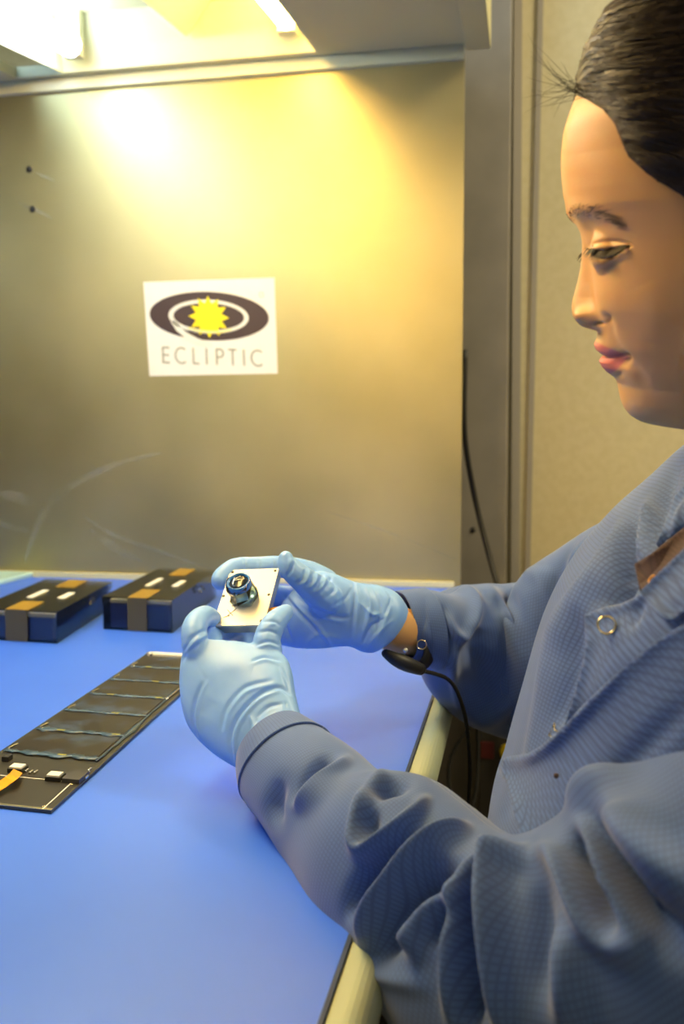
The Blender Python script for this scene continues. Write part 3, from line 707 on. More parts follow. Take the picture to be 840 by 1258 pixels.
# eye
ex, ey = 755, 308.
r = ray(ex, ey); o0 = HO+HL*.0305; EC = CP+r*((HL@(o0-CP))/(HL@r)); ER = .0122
ECm = EC-HL*2*(HL@(EC-HO))
EY = {}
def eye_shape(V):
    d = V-EC; lf = d@HF; R2 = (ER+.0006)**2-((d*d).sum(1)-lf**2)
    fs = np.where(R2 > 0, np.sqrt(np.maximum(R2, 0)), -.01); df = fs-lf; kk = .0022
    add = np.where(lf > -.006, kk*np.log1p(np.exp(np.clip(df/kk, -20, 20)))-kk*np.log1p(np.exp(-.004/kk)), 0); add = np.maximum(add, 0)
    add = np.where((lf > -.006) & (R2 > -2e-5), add, 0); V = V+add[:, None]*HF
    # soften around
    px, _ = proj(V); x, y = px[:, 0], px[:, 1]
    up = np.interp(x, (720, 726, 738, 752, 765, 772), (306, 306, 307.5, 305.5, 302.5, 302)); lo = np.interp(x, (720, 726, 738, 750, 765, 772), (307, 313, 319.5, 316.5, 308, 303))
    m_ = np.clip((y-up)/1.6+.3, 0, 1)*np.clip((lo-y)/1.6+.3, 0, 1)*((x > 719) & (x < 773))
    return V, m_
Lmask = np.zeros(len(Vh), bool).reshape(nr, NC); Lmask[:, near] = True; Lmask = Lmask.ravel()
Vn, sl = eye_shape(Vh)
Vh2 = Vh.copy(); Vh2[Lmask] = Vn[Lmask]
Nh = vnorm(Vh2, Fh)
if ((Vh2-c0)*Nh).sum() < 0: Nh = -Nh
face_strokes = [
 ([(722, 303), (735, 298), (752, 297), (768, 299), (776, 302)], 2.6, -.0011),     # lid crease
 ([(722, 308), (735, 303.5), (752, 301.5), (768, 301)], 2.6, .0004),               # lid rim
 ([(727, 319), (738, 325), (752, 321), (768, 311)], 3.5, .0008),                  # pouch
 ([(735, 330), (750, 328), (768, 318)], 3.5, -.0006),
 ([(745, 388), (749, 396), (752, 412), (760, 430)], 5, -.0012),                  # fold beside nose
 ([(741, 386), (746, 392), (746, 399)], 3.0, -.0016),
 ([(757, 425), (768, 440), (782, 455), (795, 472)], 7, -.0012),
 ([(764, 434), (771, 440), (768, 447)], 3.5, -.0014),
 ([(742, 437), (752, 438.5), (762, 438), (770, 438)], 1.7, -.0018),
 ([(745, 459), (756, 463), (764, 458)], 4, -.0010),
 ([(703, 262), (725, 258), (750, 266), (764, 280)], 8, .0008),
 ([(727, 399), (734, 397.5), (741, 398)], 2.0, -.0022),
 ([(790, 350), (805, 385), (800, 420)], 22, .0012)]
Vs = sculpt(Vh2, Nh, face_strokes)
Vs = Vs-Nh*(sl*.0056)[:, None]
D = (Vs-Vh)
# mirror the near side displacement to the far side
Dg = D.reshape(nr, NC, 3); out = Vh.reshape(nr, NC, 3).copy()
idx = {round(t, 6): j for j, t in enumerate(TH)}
for j, t in enumerate(TH):
    if t > 0: out[:, j] += Dg[:, j]
    elif t < 0 and round(-t, 6) in idx:
        q = Dg[:, idx[round(-t, 6)]]; out[:, j] += q-2*(q@HL)[:, None]*HL
    elif t == 0: out[:, j] += Dg[:, j]
    if t == 0: q = Dg[:, j]; out[:, j] -= (q@HL)[:, None]*HL
headV = out.reshape(-1, 3)
hpx, _ = proj(headV)
# lip mask
x, y = hpx[:, 0], hpx[:, 1]
upl = np.interp(x, (726, 731, 742, 756, 768, 773), (419, 419, 425, 431, 435, 438)); lol = np.interp(x, (726, 738, 746, 756, 766, 773), (459, 460, 461, 456, 445, 438.5))
lm = np.clip((y-upl)/2.5+.5, 0, 1)*np.clip((lol-y)/2.5+.5, 0, 1)*(x < 773)*(x > 720)
lm = lm.reshape(nr, NC); lmm = lm.copy()
for j, t in enumerate(TH):
    if t < 0 and round(-t, 6) in idx: lmm[:, j] = lm[:, idx[round(-t, 6)]]
lipmask = lmm.ravel()
# continue the same surface down: neck, shoulders, trunk
ringsB = [ # centre X, Y, Z, half depth X, half width Y
 (.150, .545, 1.045, .052, .052), (.175, .550, 1.015, .056, .056), (.195, .555, .995, .068, .085), (.200, .56, .975, .085, .130), (.195, .565, .94, .10, .158), (.175, .57, .88, .115, .165),
 (.155, .575, .80, .118, .155), (.145, .58, .70, .115, .145), (.145, .58, .60, .118, .155), (.15, .58, .52, .12, .165), (.16, .58, .47, .10, .15), (.16, .58, .455, .01, .02)]
Rb = crom(ringsB, 60); ext = []
WX, WYv = np.array((1., 0, 0)), np.array((0, 1., 0))
for cx, cy, cz, ax_, ay_ in Rb:
    for t in TH: ext.append(np.array((cx, cy, cz))-WX*ax_*math.cos(t)-WYv*ay_*math.sin(t))
bodyV = np.concatenate((headV, np.array(ext))); NR = nr+len(Rb)
bodyF = grid_faces(NR, NC); bodyF.append(tuple(range(NC))[::-1]); bodyF.append(tuple(range((NR-1)*NC, NR*NC)))
def addpiece(V, Fs, pc):
    for v, f in pc:
        k = len(V); V = np.concatenate((V, v)); Fs += [tuple(int(a)+k for a in q) for q in f]
    return V, Fs
arm_far = [(880, 720, .78, .036), (810, 715, .84, .030), (740, 745, .89, .032), (690, 775, .92, .030), (640, 790, .95, .027), (590, 788, .935, .024), (545, 785, .895, .0225), (525, 781, .878, .0218), (505, 777, .860, .0212), (480, 771, .826, .0208), (462, 764, .803, .018), (448, 760, .80, .014)]
arm_near = [(990, 900, .45, .034), (900, 1020, .44, .030), (800, 1130, .445, .028), (700, 1180, .455, .026), (620, 1175, .475, .025), (540, 1115, .515, .024), (460, 1050, .565, .024), (390, 975, .61, .025), (352, 935, .645, .021), (338, 918, .655, .016)]
bodyV, bodyF = addpiece(bodyV, bodyF, capsule(arm_far, 40, 24)); bodyV, bodyF = addpiece(bodyV, bodyF, capsule(arm_near, 40, 24))
def wc(V): return V
# legs
def leg_piece(side):
    p = np.array([(.16, .58+side*.09, .50), (.02, .58+side*.11, .52), (-.24, .58+side*.13, .53), (-.30, .58+side*.13, .50), (-.29, .58+side*.13, .30), (-.27, .58+side*.13, .10), (-.29, .58+side*.13, .055)])
    pp = crom(p, 30); rr = np.interp(np.linspace(0, 1, 30), (0, .3, .5, .7, 1), (.075, .068, .052, .05, .035))
    V = tubepts(pp, rr, 20); Fs = grid_faces(30, 20); Fs.append(tuple(range(20))[::-1]); Fs.append(tuple(range(29*20, 600))); return V, Fs, pp, rr
for sd in (-1, 1):
    V, Fs, pp, rr = leg_piece(sd); bodyV, bodyF = addpiece(bodyV, bodyF, [(V, Fs)])
body = mesh('body', bodyV, bodyF, M['skin'], pe)
att = body.data.attributes.new('lips', 'FLOAT', 'POINT'); a = np.zeros(len(bodyV)); a[:len(lipmask)] = lipmask; att.data.foreach_set('value', a)
m = M['skin']; at = nn(m, 'ShaderNodeAttribute'); at.attribute_name = 'lips'
tc = nn(m, 'ShaderNodeTexCoord'); no = nn(m, 'ShaderNodeTexNoise'); no.inputs['Scale'].default_value = 60; no.inputs['Detail'].default_value = 5; lk(m, tc.outputs['Object'], no.inputs[0])
c1 = nn(m, 'ShaderNodeMix', data_type='RGBA'); c1.inputs['A'].default_value = (.64, .35, .125, 1); c1.inputs['B'].default_value = (.68, .38, .15, 1); lk(m, no.outputs[0], c1.inputs['Factor'])
c2 = nn(m, 'ShaderNodeMix', data_type='RGBA'); lk(m, c1.outputs['Result'], c2.inputs['A']); c2.inputs['B'].default_value = (.60, .17, .13, 1); lk(m, at.outputs['Fac'], c2.inputs['Factor'])
lk(m, c2.outputs['Result'], bs(m).inputs['Base Color'])
n2 = nn(m, 'ShaderNodeTexNoise'); n2.inputs['Scale'].default_value = 900; lk(m, tc.outputs['Object'], n2.inputs[0])
b = nn(m, 'ShaderNodeBump'); b.inputs['Strength'].default_value = .15; b.inputs['Distance'].default_value = .0004; lk(m, n2.outputs[0], b.inputs['Height']); lk(m, b.outputs[0], bs(m).inputs['Normal'])
# ears
for sgn in (1, -1):
    EV = []; a_n = 20
    for i in range(a_n):
        a = 2*math.pi*i/a_n; rf, ru = .016*math.cos(a), .031*math.sin(a)
        for j in range(6):
            ph = 2*math.pi*j/6; EV.append(HP(-.083+rf*(1+.16*math.cos(ph)), sgn*(.071+.003*math.sin(ph)-rf*.35), .030+ru*(1+.1*math.cos(ph))))
    Ef = [(i*6+j, ((i+1) % a_n)*6+j, ((i+1) % a_n)*6+(j+1) % 6, i*6+(j+1) % 6) for i in range(a_n) for j in range(6)]
    mesh('ear', EV, Ef, M['skin'], pe)
# eyes
for c_, s1 in ((EC, 1), (ECm, -1)):
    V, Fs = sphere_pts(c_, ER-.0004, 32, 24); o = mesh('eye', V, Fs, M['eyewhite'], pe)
    gz = unit(unit(HF)*.9-HU*.26+HL*.12)
    lathe('iris', c_+gz*(ER-.0022), gz, ((-.0004, .0066), (.0012, .0056), (.0018, .0035), (.0021, .0005)), M['iris'], o, 24)
# strands helper
def strands(name, paths, r_, mt, parent, taper=True):
    V = []; Fs = []
    for p in paths:
        p = np.asarray(p); n = len(p); t = np.gradient(p, axis=0); t /= np.linalg.norm(t, axis=1)[:, None]+1e-12
        a = np.cross(t, (.2, .31, .93)); a /= np.linalg.norm(a, axis=1)[:, None]+1e-12; b_ = np.cross(t, a)
        rr = r_*(np.interp(np.arange(n)/(n-1), (0, .6, 1), (1, .8, .15)) if taper else np.ones(n))
        k = len(V)
        for i in range(n):
            for j in range(3): th_ = 2*math.pi*j/3; V.append(p[i]+(a[i]*math.cos(th_)+b_[i]*math.sin(th_))*rr[i])
        for i in range(n-1):
            for j in range(3): q = (j+1) % 3; Fs.append((k+3*i+j, k+3*i+q, k+3*i+3+q, k+3*i+3+j))
    o = mesh(name, V, Fs, mt, parent); o['kind'] = 'stuff'; return o
bvh = BVHTree.FromPolygons([tuple(v) for v in headV], grid_faces(nr, NC))
def on_head(x, y, lift=0.):
    h = bvh.ray_cast(Vector(CP), Vector(ray(x, y)).normalized()); 
    if h[0] is None: return None
    n = np.array(h[1]); 
    if n @ (CP-np.array(h[0])) < 0: n = -n
    return np.array(h[0])+n*lift
lash = []
for t in np.linspace(0, 1, 60):
    x = 722+50*t; y = np.interp(x, (720, 726, 738, 752, 765, 772), (306, 306.5, 308, 306, 303, 302)); p = on_head(x, y-1.2, .0004)
    if p is None: continue
    d = HF*.0042-HU*(.0048)+HL*(t-.35)*.004
    L = .6+.4*math.sin(math.pi*min(1, t*1.1))
    lash.append(np.array([p, p+d*.5*L, p+d*L-HU*.0004]))
lash2 = [np.array([q-HL*2*(HL@(q-HO)) for q in p]) for p in lash]
strands('eyelashes', lash+lash2, .00022, M['hair'], pe)
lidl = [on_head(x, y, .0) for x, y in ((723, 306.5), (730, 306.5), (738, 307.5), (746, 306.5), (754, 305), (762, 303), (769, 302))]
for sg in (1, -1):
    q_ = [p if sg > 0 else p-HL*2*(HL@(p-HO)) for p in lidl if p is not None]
    tube('lid_shadow_line', q_, .0008, M['hair'], pe, 6, 24)  # dark tube modelled in place of the shade under the upper lid
brow = []
for i in range(230):
    t = random.random()**1.5; x = 700+62*t; yc = np.interp(t, (0, .25, .6, 1), (262, 258, 262, 276)); w_ = np.interp(t, (0, .3, 1), (5.5, 6, 4)); y = yc+random.gauss(0, w_*.6)
    p = on_head(x, y, .0003)
    if p is None: continue
    d = -HF*.004+HU*(.002*(1-t*1.6))+HL*.003; brow.append(np.array([p, p+d*.5+HF*.0006, p+d]))
brow2 = [np.array([q-HL*2*(HL@(q-HO)) for q in p]) for p in brow[::1]]
strands('eyebrows', brow+brow2, .00012, M['brow'], pe)
# hair cap: same surface raised behind the hairline
Hl = lambda x: np.interp(x, (690, 704, 720, 740, 754, 762, 771, 795, 840, 880, 905, 925), (100, 115, 121, 133, 150, 170, 191, 213, 241, 290, 350, 430))
capN = vnorm(headV, grid_faces(nr, NC)); 
if ((headV-c0)*capN).sum() < 0: capN = -capN
sdist = (Hl(hpx[:, 0])-hpx[:, 1]).reshape(nr, NC)
for j, t in enumerate(TH):
    if t < 0 and round(-t, 6) in idx: sdist[:, j] = sdist[:, idx[round(-t, 6)]]
    if abs(t) > 2.3: sdist[:, j] = np.maximum(sdist[:, j], 440-pyr)
lf_ = np.interp(sdist, (-12, 0, 14, 60, 140), (-.0025, .0002, .003, .010, .014))
streak = .0004*np.sin(pyr[:, None]*.55+TH[None, :]*1.3)+.0004*np.sin(pyr[:, None]*.21+2+TH[None, :]*3)
lf_ = lf_+streak*np.clip(sdist/20, 0, 1)
capV = headV.reshape(nr, NC, 3)+capN.reshape(nr, NC, 3)*lf_[..., None]
keep = sdist > -14
capF = [f for f, k in zip(grid_faces(nr, NC), [keep[i, j] for i in range(nr-1) for j in range(NC)]) if k]
used = sorted({i for f in capF for i in f}); mp_ = {a: b for b, a in enumerate(used)}
CV = capV.reshape(-1, 3)
hair = mesh('hair', CV[used], [tuple(mp_[i] for i in f) for f in capF], M['hair'], pe)
st_ = []
hb = BVHTree.FromPolygons([tuple(v) for v in CV], capF)
rr_ = np.random.default_rng(3)
for k in range(2600):
    y0 = rr_.uniform(-60, 240); x0 = rr_.uniform(698, 850)
    if y0 > Hl(x0)-2: y0 = Hl(x0)-rr_.uniform(0, 20)
    path = []; x, y = x0, y0; sl_ = np.interp(y0, (-40, 90, 170, 240), (-.45, -.12, .25, .5))+rr_.normal(0, .06); off = rr_.uniform(.0002, .0022)
    for s in range(12):
        h = hb.ray_cast(Vector(CP), Vector(ray(x, y)).normalized())
        if h[0] is None: break
        n = np.array(h[1]); n = n if n@(CP-np.array(h[0])) > 0 else -n
        path.append(np.array(h[0])+n*(off*min(1, (s+.4)/3)+rr_.normal(0, .00015))); x += 14; y += sl_*14; sl_ *= .97
    if len(path) > 3: st_.append(np.array(path))
strands('hair_strands', st_, .00028, M['hair'], hair)
fly = []
for k in range(46):
    a = on_head(rr_.uniform(704, 722), rr_.uniform(96, 122), .002)
    if a is None: continue
    ang = rr_.uniform(-.75, .35); ln_ = rr_.uniform(.008, .032); d = HF*math.cos(ang)-HU*math.sin(ang)
    bnd = HU*rr_.normal(0, .006); ll = HL*rr_.normal(0, .008)
    fly.append(np.array([a-HF*.006, a, a+d*ln_*.4+bnd*.2+ll*.4, a+d*ln_*.75+bnd*.6+ll*.8, a+d*ln_+bnd*1.2+ll]))
strands('loose_hairs', fly, .00016, M['hair'], hair)

# ---- gown trunk
ct_ = [(597, 1020), (618, 930), (640, 850), (667, 760), (704, 690), (752, 632), (798, 588), (842, 545)]
GK = [(.45, -.03, .29, .20), (.60, -.03, .285, .20)]
for (x, y), bw_, hw in zip(ct_, (.25, .25, .26, .265, .27, .255, .21, .15), (.175, .175, .175, .18, .185, .175, .135, .085)):
    p = PY(x, y, .60); GK.append((p[2], p[0], p[0]+bw_, hw))
GK.append((GK[-1][0]+.012, GK[-1][1]+.02, GK[-1][2]-.0, .072))
print('gown', np.round(GK, 3).tolist())
GKd = crom(GK, 150); nt, mt_ = 150, 160; V = np.zeros((nt, mt_+1, 3)); U = np.zeros((nt, mt_+1, 2))
for i, (z, f, bk, hw) in enumerate(GKd):
    for j in range(mt_+1):
        t = 2*math.pi*j/mt_+math.pi/2; e = 2/2.5; cs, sn = math.cos(t), math.sin(t)
        V[i, j] = ((f+bk)/2-(bk-f)/2*np.sign(cs)*abs(cs)**e, .585-hw*np.sign(sn)*abs(sn)**e, z); U[i, j] = (j/mt_*.95, z*1.15+.15*V[i, j, 0])
Fs = grid_faces(nt, mt_+1, False)
Vr = V.reshape(-1, 3); Nn = vnorm(Vr, Fs); cc = np.array((.17, .585, .8))
if ((Vr-cc)*Nn).sum() < 0: Nn = -Nn; Fs = [f[::-1] for f in Fs]
trunk_strokes = [
 ([(785, 640), (776, 690), (762, 730), (748, 745)], 9, -.010), ([(770, 640), (750, 690), (715, 740), (690, 790)], 12, .006),
 ([(800, 620), (795, 660), (790, 700)], 8, .006), ([(700, 720), (680, 790), (662, 860), (645, 940)], 12, .004), ([(715, 760), (700, 830), (685, 890)], 8, -.005),
 ([(830, 570), (812, 620), (805, 665)], 7, -.005), ([(668, 770), (660, 850), (640, 930), (622, 1000)], 7, -.002)]
Vr = sculpt(Vr, Nn, trunk_strokes, gain=1.6)
gown = mesh('gown', Vr, Fs, M['gown'], pe, uv=U.reshape(-1, 2)); gown.modifiers.new('s', 'SOLIDIFY').thickness = .0015; gown.modifiers['s'].offset = -1
gb = BVHTree.FromPolygons([tuple(v) for v in Vr], Fs)
from mathutils.geometry import delaunay_2d_cdt
def inside(p, poly):
    c = False; x, y = p; j = len(poly)-1
    for i in range(len(poly)):
        if (poly[i][1] > y) != (poly[j][1] > y) and x < (poly[j][0]-poly[i][0])*(y-poly[i][1])/(poly[j][1]-poly[i][1])+poly[i][0]: c = not c
        j = i
    return c
def sheet(name, poly, off, mt, strokes=(), step=5, rot=0., solid=.0014, parent=None, curve=False):
    bp = []
    for i in range(len(poly)):
        a, b = np.array(poly[i][:2], float), np.array(poly[(i+1) % len(poly)][:2], float); n = max(1, int(np.linalg.norm(b-a)/step))
        bp += [tuple(a+(b-a)*k/n) for k in range(n)]
    xs = [p[0] for p in bp]; ys = [p[1] for p in bp]; ip = []
    for yy in np.arange(min(ys), max(ys), step):
        for xx in np.arange(min(xs), max(xs), step):
            if inside((xx, yy), bp) and min((xx-a)**2+(yy-b)**2 for a, b in bp) > (step*.45)**2: ip.append((xx, yy))
    pts = [Vector(p) for p in bp+ip]; nb = len(bp)
    vs, _, fs, *_r = delaunay_2d_cdt(pts, [], [list(range(nb))], 1, 1e-4)
    W = []; UVs = []; base = None
    dep = []
    for v in vs:
        h = gb.ray_cast(Vector(CP), Vector(ray(v[0], v[1])).normalized()); dep.append(proj(np.array(h[0]))[1] if h[0] is not None else np.nan)
    dep = np.array(dep); ok = ~np.isnan(dep); VP_ = np.array([tuple(v) for v in vs])
    for i in np.where(~ok)[0]:
        d2 = ((VP_[ok]-VP_[i])**2).sum(1); k = np.argsort(d2)[:6]; dep[i] = np.mean(dep[ok][k])
    # smooth the depths so that the cloth bridges hollows
    for _ in range(3):
        D2 = ((VP_[:, None]-VP_[None])**2).sum(-1); wg = np.exp(-D2/(step*2.2)**2); dep = (wg*dep).sum(1)/wg.sum(1)
    cr, sr = math.cos(rot), math.sin(rot)
    for (x, y), d in zip(VP_, dep):
        o_ = off(x, y) if callable(off) else off
        W.append(P(x, y, d-o_)); k = d/F; UVs.append(((x*cr-y*sr)*k, (x*sr+y*cr)*k))
    W = np.array(W); Fq = [tuple(f) for f in fs]; N_ = vnorm(W, Fq)
    if ((CP-W)*N_).sum() < 0: Fq = [f[::-1] for f in Fq]; N_ = -N_
    if len(strokes): W = sculpt(W, N_, strokes)
    o = mesh(name, W, Fq, mt, parent or gown, uv=np.array(UVs)); s = o.modifiers.new('s', 'SOLIDIFY'); s.thickness = solid; s.offset = -1; return o, gb
sheet('shirt', [(779, 694), (800, 680), (822, 662), (850, 640), (880, 650), (870, 700), (840, 735), (790, 735)], .004, M['shirt'], parent=pe)
sheet('far_collar', [(806, 668), (814, 650), (828, 610), (850, 585), (880, 585), (880, 640), (850, 640), (826, 660), (818, 663), (812, 675)], .009, M['gown'], [([(826, 662), (832, 640), (845, 615)], 5, .003)], rot=.5)
sheet('shirt_facing', [(779, 693), (806, 676), (824, 664), (828, 676), (824, 690), (795, 722), (786, 727)], .007, M['shirt'])
for (x0, y0) in ((799, 715), (806, 708)):
    pass
sheet('flap', [(717.5, 756), (740, 746), (765, 741), (792, 728), (830, 745), (850, 760), (850, 800), (800, 820), (752, 850), (708, 890), (690, 900), (700, 870), (713, 825), (719, 795)], .009, M['gown'],
      [([(725, 760), (760, 748), (790, 735)], 5, .0015), ([(790, 735), (783, 755), (775, 770)], 5, -.002)], rot=.6)
sheet('front_panel', [(615, 934), (625, 929), (650, 925), (668, 914), (692, 893), (716, 866), (745, 838), (775, 812), (805, 788), (830, 772), (860, 755), (920, 740), (940, 900), (900, 1040), (780, 1060), (700, 1060), (640, 1035), (634, 1010), (622, 965), (613, 945)],
      lambda x, y: .016+.008*max(0, min(1, (x-640)/200)), M['gown'], [([(618, 940), (655, 928), (700, 890), (760, 830)], 6, .002), ([(700, 1010), (760, 950), (840, 870)], 16, -.003)], 7, rot=-.75)
sheet('near_collar', [(786, 727), (800, 712), (820, 693), (842, 672), (880, 650), (910, 700), (880, 735), (850, 748), (823, 765), (812, 756), (797, 742)], .020, M['gown'],
      [([(797, 742), (823, 762), (850, 745)], 5, .002)], rot=.65)
def on_gown(x, y, off):
    best = None
    h = gb.ray_cast(Vector(CP), Vector(ray(x, y)).normalized()); d = proj(np.array(h[0]))[1]; return P(x, y, d-off)
c_ = on_gown(745, 768, .0150); ringmesh('snap_button', c_, CP-c_, .0042, .0007, M['brass'], gown)
pin = [on_gown(*q) for q in ((683, 911, .012), (680, 906, .014), (674, 904, .016), (681, 889, .016), (681.5, 897, .015), (688, 901, .012))]
tube('wire_clip', pin, .0006, M['brass'], gown, 6)
o = tube('orange_stitching', [on_gown(*q) for q in ((798, 722, .0115), (797, 714, .012), (801, 708, .0125), (804, 708, .0125))], .0005, M['flex'], gown, 5, 12)
c_ = on_gown(683, 953, .019); lathe('dark_spot', c_, CP-c_, ((0, .0014), (.0004, .001)), M['ink'], gown, 10)

# ---- sleeves
near_secs = [(371, 879, 303, 956, .655, .85), (398, 896, 308, 990, .635, .85), (437, 922, 330, 1022, .605, .85), (472, 950, 372, 1083, .575, .85), (520, 953, 422, 1152, .535, .85), (566, 985, 462, 1206, .51, .85),
 (606, 1017, 505, 1262, .485, .85), (640, 1024, 570, 1330, .462, .85), (690, 998, 700, 1420, .44, .8), (762, 946, 850, 1420, .42, .8), (835, 885, 975, 1300, .405, .8), (900, 815, 1060, 1150, .41, .8), (960, 780, 1080, 1000, .44, .8)]
near_strokes = [
 # forearm folds: ridges
 ([(470, 952), (448, 985), (440, 1030), (447, 1047), (470, 1040), (505, 1012), (520, 985)], 7, .0055), ([(455, 975), (475, 965), (498, 962)], 8, -.005), ([(458, 1000), (450, 1025)], 7, -.004),
 ([(448, 1150), (462, 1120), (490, 1085), (520, 1055), (550, 1035), (570, 1020)], 8, .0065), ([(430, 1120), (440, 1090), (465, 1060), (500, 1035)], 9, -.006),
 ([(372, 975), (385, 955), (402, 935)], 9, -.0045), ([(365, 990), (378, 988), (400, 965), (425, 935)], 7, .004), ([(345, 960), (335, 990), (340, 1010)], 9, -.003),
 ([(470, 1170), (485, 1130), (500, 1100), (530, 1075), (555, 1068)], 12, -.009), ([(510, 1165), (520, 1140), (545, 1115), (568, 1105)], 7, .006), ([(530, 1150), (545, 1135), (560, 1125)], 7, -.005),
 ([(500, 1120), (505, 1150), (512, 1170)], 6, .003), ([(455, 1195), (490, 1205), (530, 1210)], 4, .003),
 ([(560, 1258), (558, 1200), (568, 1120), (580, 1080), (600, 1055)], 8, .006),
 # elbow valley
 ([(572, 1258), (580, 1180), (590, 1110), (606, 1068)], 10, -.014), ([(619, 1258), (617, 1150), (618, 1080), (628, 1062), (645, 1052)], 9, .009),
 ([(668, 1046), (690, 1062), (715, 1110), (740, 1150), (775, 1165), (793, 1155)], 9, .007), ([(707, 1030), (716, 1060), (735, 1110), (752, 1140)], 7, -.017),
 ([(712, 1018), (728, 1040), (745, 1080), (775, 1125), (792, 1140)], 8, .008), ([(735, 1020), (755, 1060), (785, 1110), (830, 1150), (860, 1170)], 12, -.012),
 ([(700, 995), (730, 975), (770, 950)], 12, .005), ([(660, 1090), (662, 1150), (668, 1220)], 16, -.004), ([(695, 1140), (700, 1200), (700, 1258)], 20, .005), ([(605, 1080), (600, 1140), (596, 1200)], 7, -.008),
 ([(760, 1000), (810, 1060), (860, 1100)], 26, .008)]
cloth_tube('sleeve', near_secs, 330, 200, near_strokes, M['sleeve'], gown, 2.1, smooth=6, gain=3.0)
cuffN = [(371.5, 878, 302, 955, .655, .87), (385, 886, 303, 972, .645, .87), (398, 893, 307, 990, .635, .87)]
cs_ = [([(352, 905), (345, 925)], 4, -.001), ([(318, 960), (322, 990)], 4, -.0015)]
cloth_tube('cuff', cuffN, 30, 120, [([(394, 897), (370, 905), (340, 940), (325, 985)], 3, -.0012), ([(385, 890), (360, 900), (330, 940), (312, 985)], 3, .0008)], M['sleeve'], gown, 2.1)
far_secs = [(490, 727, 502, 810, .852, .85), (522, 724, 536, 822, .862, .87), (548, 730, 562, 838, .880, .9), (572, 720, 575, 880, .905, .9), (602, 717, 602, 902, .93, .9), (640, 714, 640, 906, .94, .9), (682, 678, 700, 880, .91, .9), (735, 643, 775, 830, .88, .9), (790, 625, 850, 790, .84, .9), (850, 640, 890, 760, .80, .8), (920, 670, 940, 760, .74, .7)]
far_strokes = [
 ([(570, 722), (583, 735), (585, 755), (575, 780), (566, 784), (556, 775), (545, 755)], 5, .006), ([(563, 790), (557, 810), (560, 840), (566, 870)], 5, .004), ([(545, 745), (540, 765), (548, 790)], 6, -.004),
 ([(592, 770), (588, 810), (600, 850)], 16, -.006), ([(600, 722), (625, 760), (640, 800), (650, 830)], 6, .005), ([(610, 735), (618, 755)], 5, -.004), ([(628, 725), (632, 745), (645, 775), (655, 800)], 6, -.006),
 ([(625, 718), (640, 740), (655, 780), (663, 820)], 5, .004), ([(645, 702), (665, 710), (672, 740), (680, 760)], 7, .004), ([(690, 690), (680, 720), (684, 755)], 12, -.007), ([(655, 735), (668, 755), (672, 790)], 5, -.004),
 ([(575, 870), (600, 885), (640, 850)], 10, .003), ([(520, 735), (517, 770)], 7, -.002), ([(525, 750), (522, 790)], 5, .0015), ([(730, 660), (700, 700), (690, 740)], 8, .004)]
cloth_tube('sleeve', far_secs, 200, 160, far_strokes, M['sleeve'], gown, 2.2, smooth=7, gain=2.3)
cloth_tube('cuff', [(488, 726, 501, 811, .852, .87), (505, 723.5, 518, 817, .857, .89), (521, 722.5, 535, 823.5, .862, .9)], 24, 100, [([(522, 735), (524, 770), (533, 810)], 2.5, -.001)], M['sleeve'], gown, 2.2)
c_ = P(519.5, 792, .80); ringmesh('snap_button', P(518, 792, .8245), CP-c_, .0042, .0005, M['brass'], gown)

# ---- gloves
near_palm = [(369, 884, 302, 950, .655, .50), (361, 850, 262, 926, .672, .46), (358, 824, 232, 893, .685, .40), (350, 806, 221, 848, .695, .34), (332, 796, 223, 806, .703, .28), (300, 789, 232, 785, .706, .26)]
pc = blob(near_palm, 40, 36, 2.3)
pc += capsule([(246, 815, .704, .0110), (239, 788, .704, .0105), (240, 768, .712, .0098), (251, 757, .728, .0088), (261, 760, .742, .0075)])       # index, hooked on the left edge
pc += capsule([(262, 808, .712, .0105), (258, 790, .728, .0098), (268, 780, .752, .0088), (289, 783, .765, .0085), (293, 779, .768, .0075)])     # middle, under the unit
pc += capsule([(285, 810, .715, .0100), (285, 800, .740, .0092), (300, 790, .765, .0085), (312, 782, .775, .0075)])
pc += capsule([(300, 822, .712, .0095), (305, 812, .738, .0085), (316, 800, .760, .0078), (323, 793, .768, .0068)])
pc += capsule([(322, 825, .698, .0145), (328, 803, .702, .0122), (328, 785, .706, .0108), (335, 768, .712, .0098), (345, 757, .722, .0082), (351, 752, .728, .0066)])      # thumb
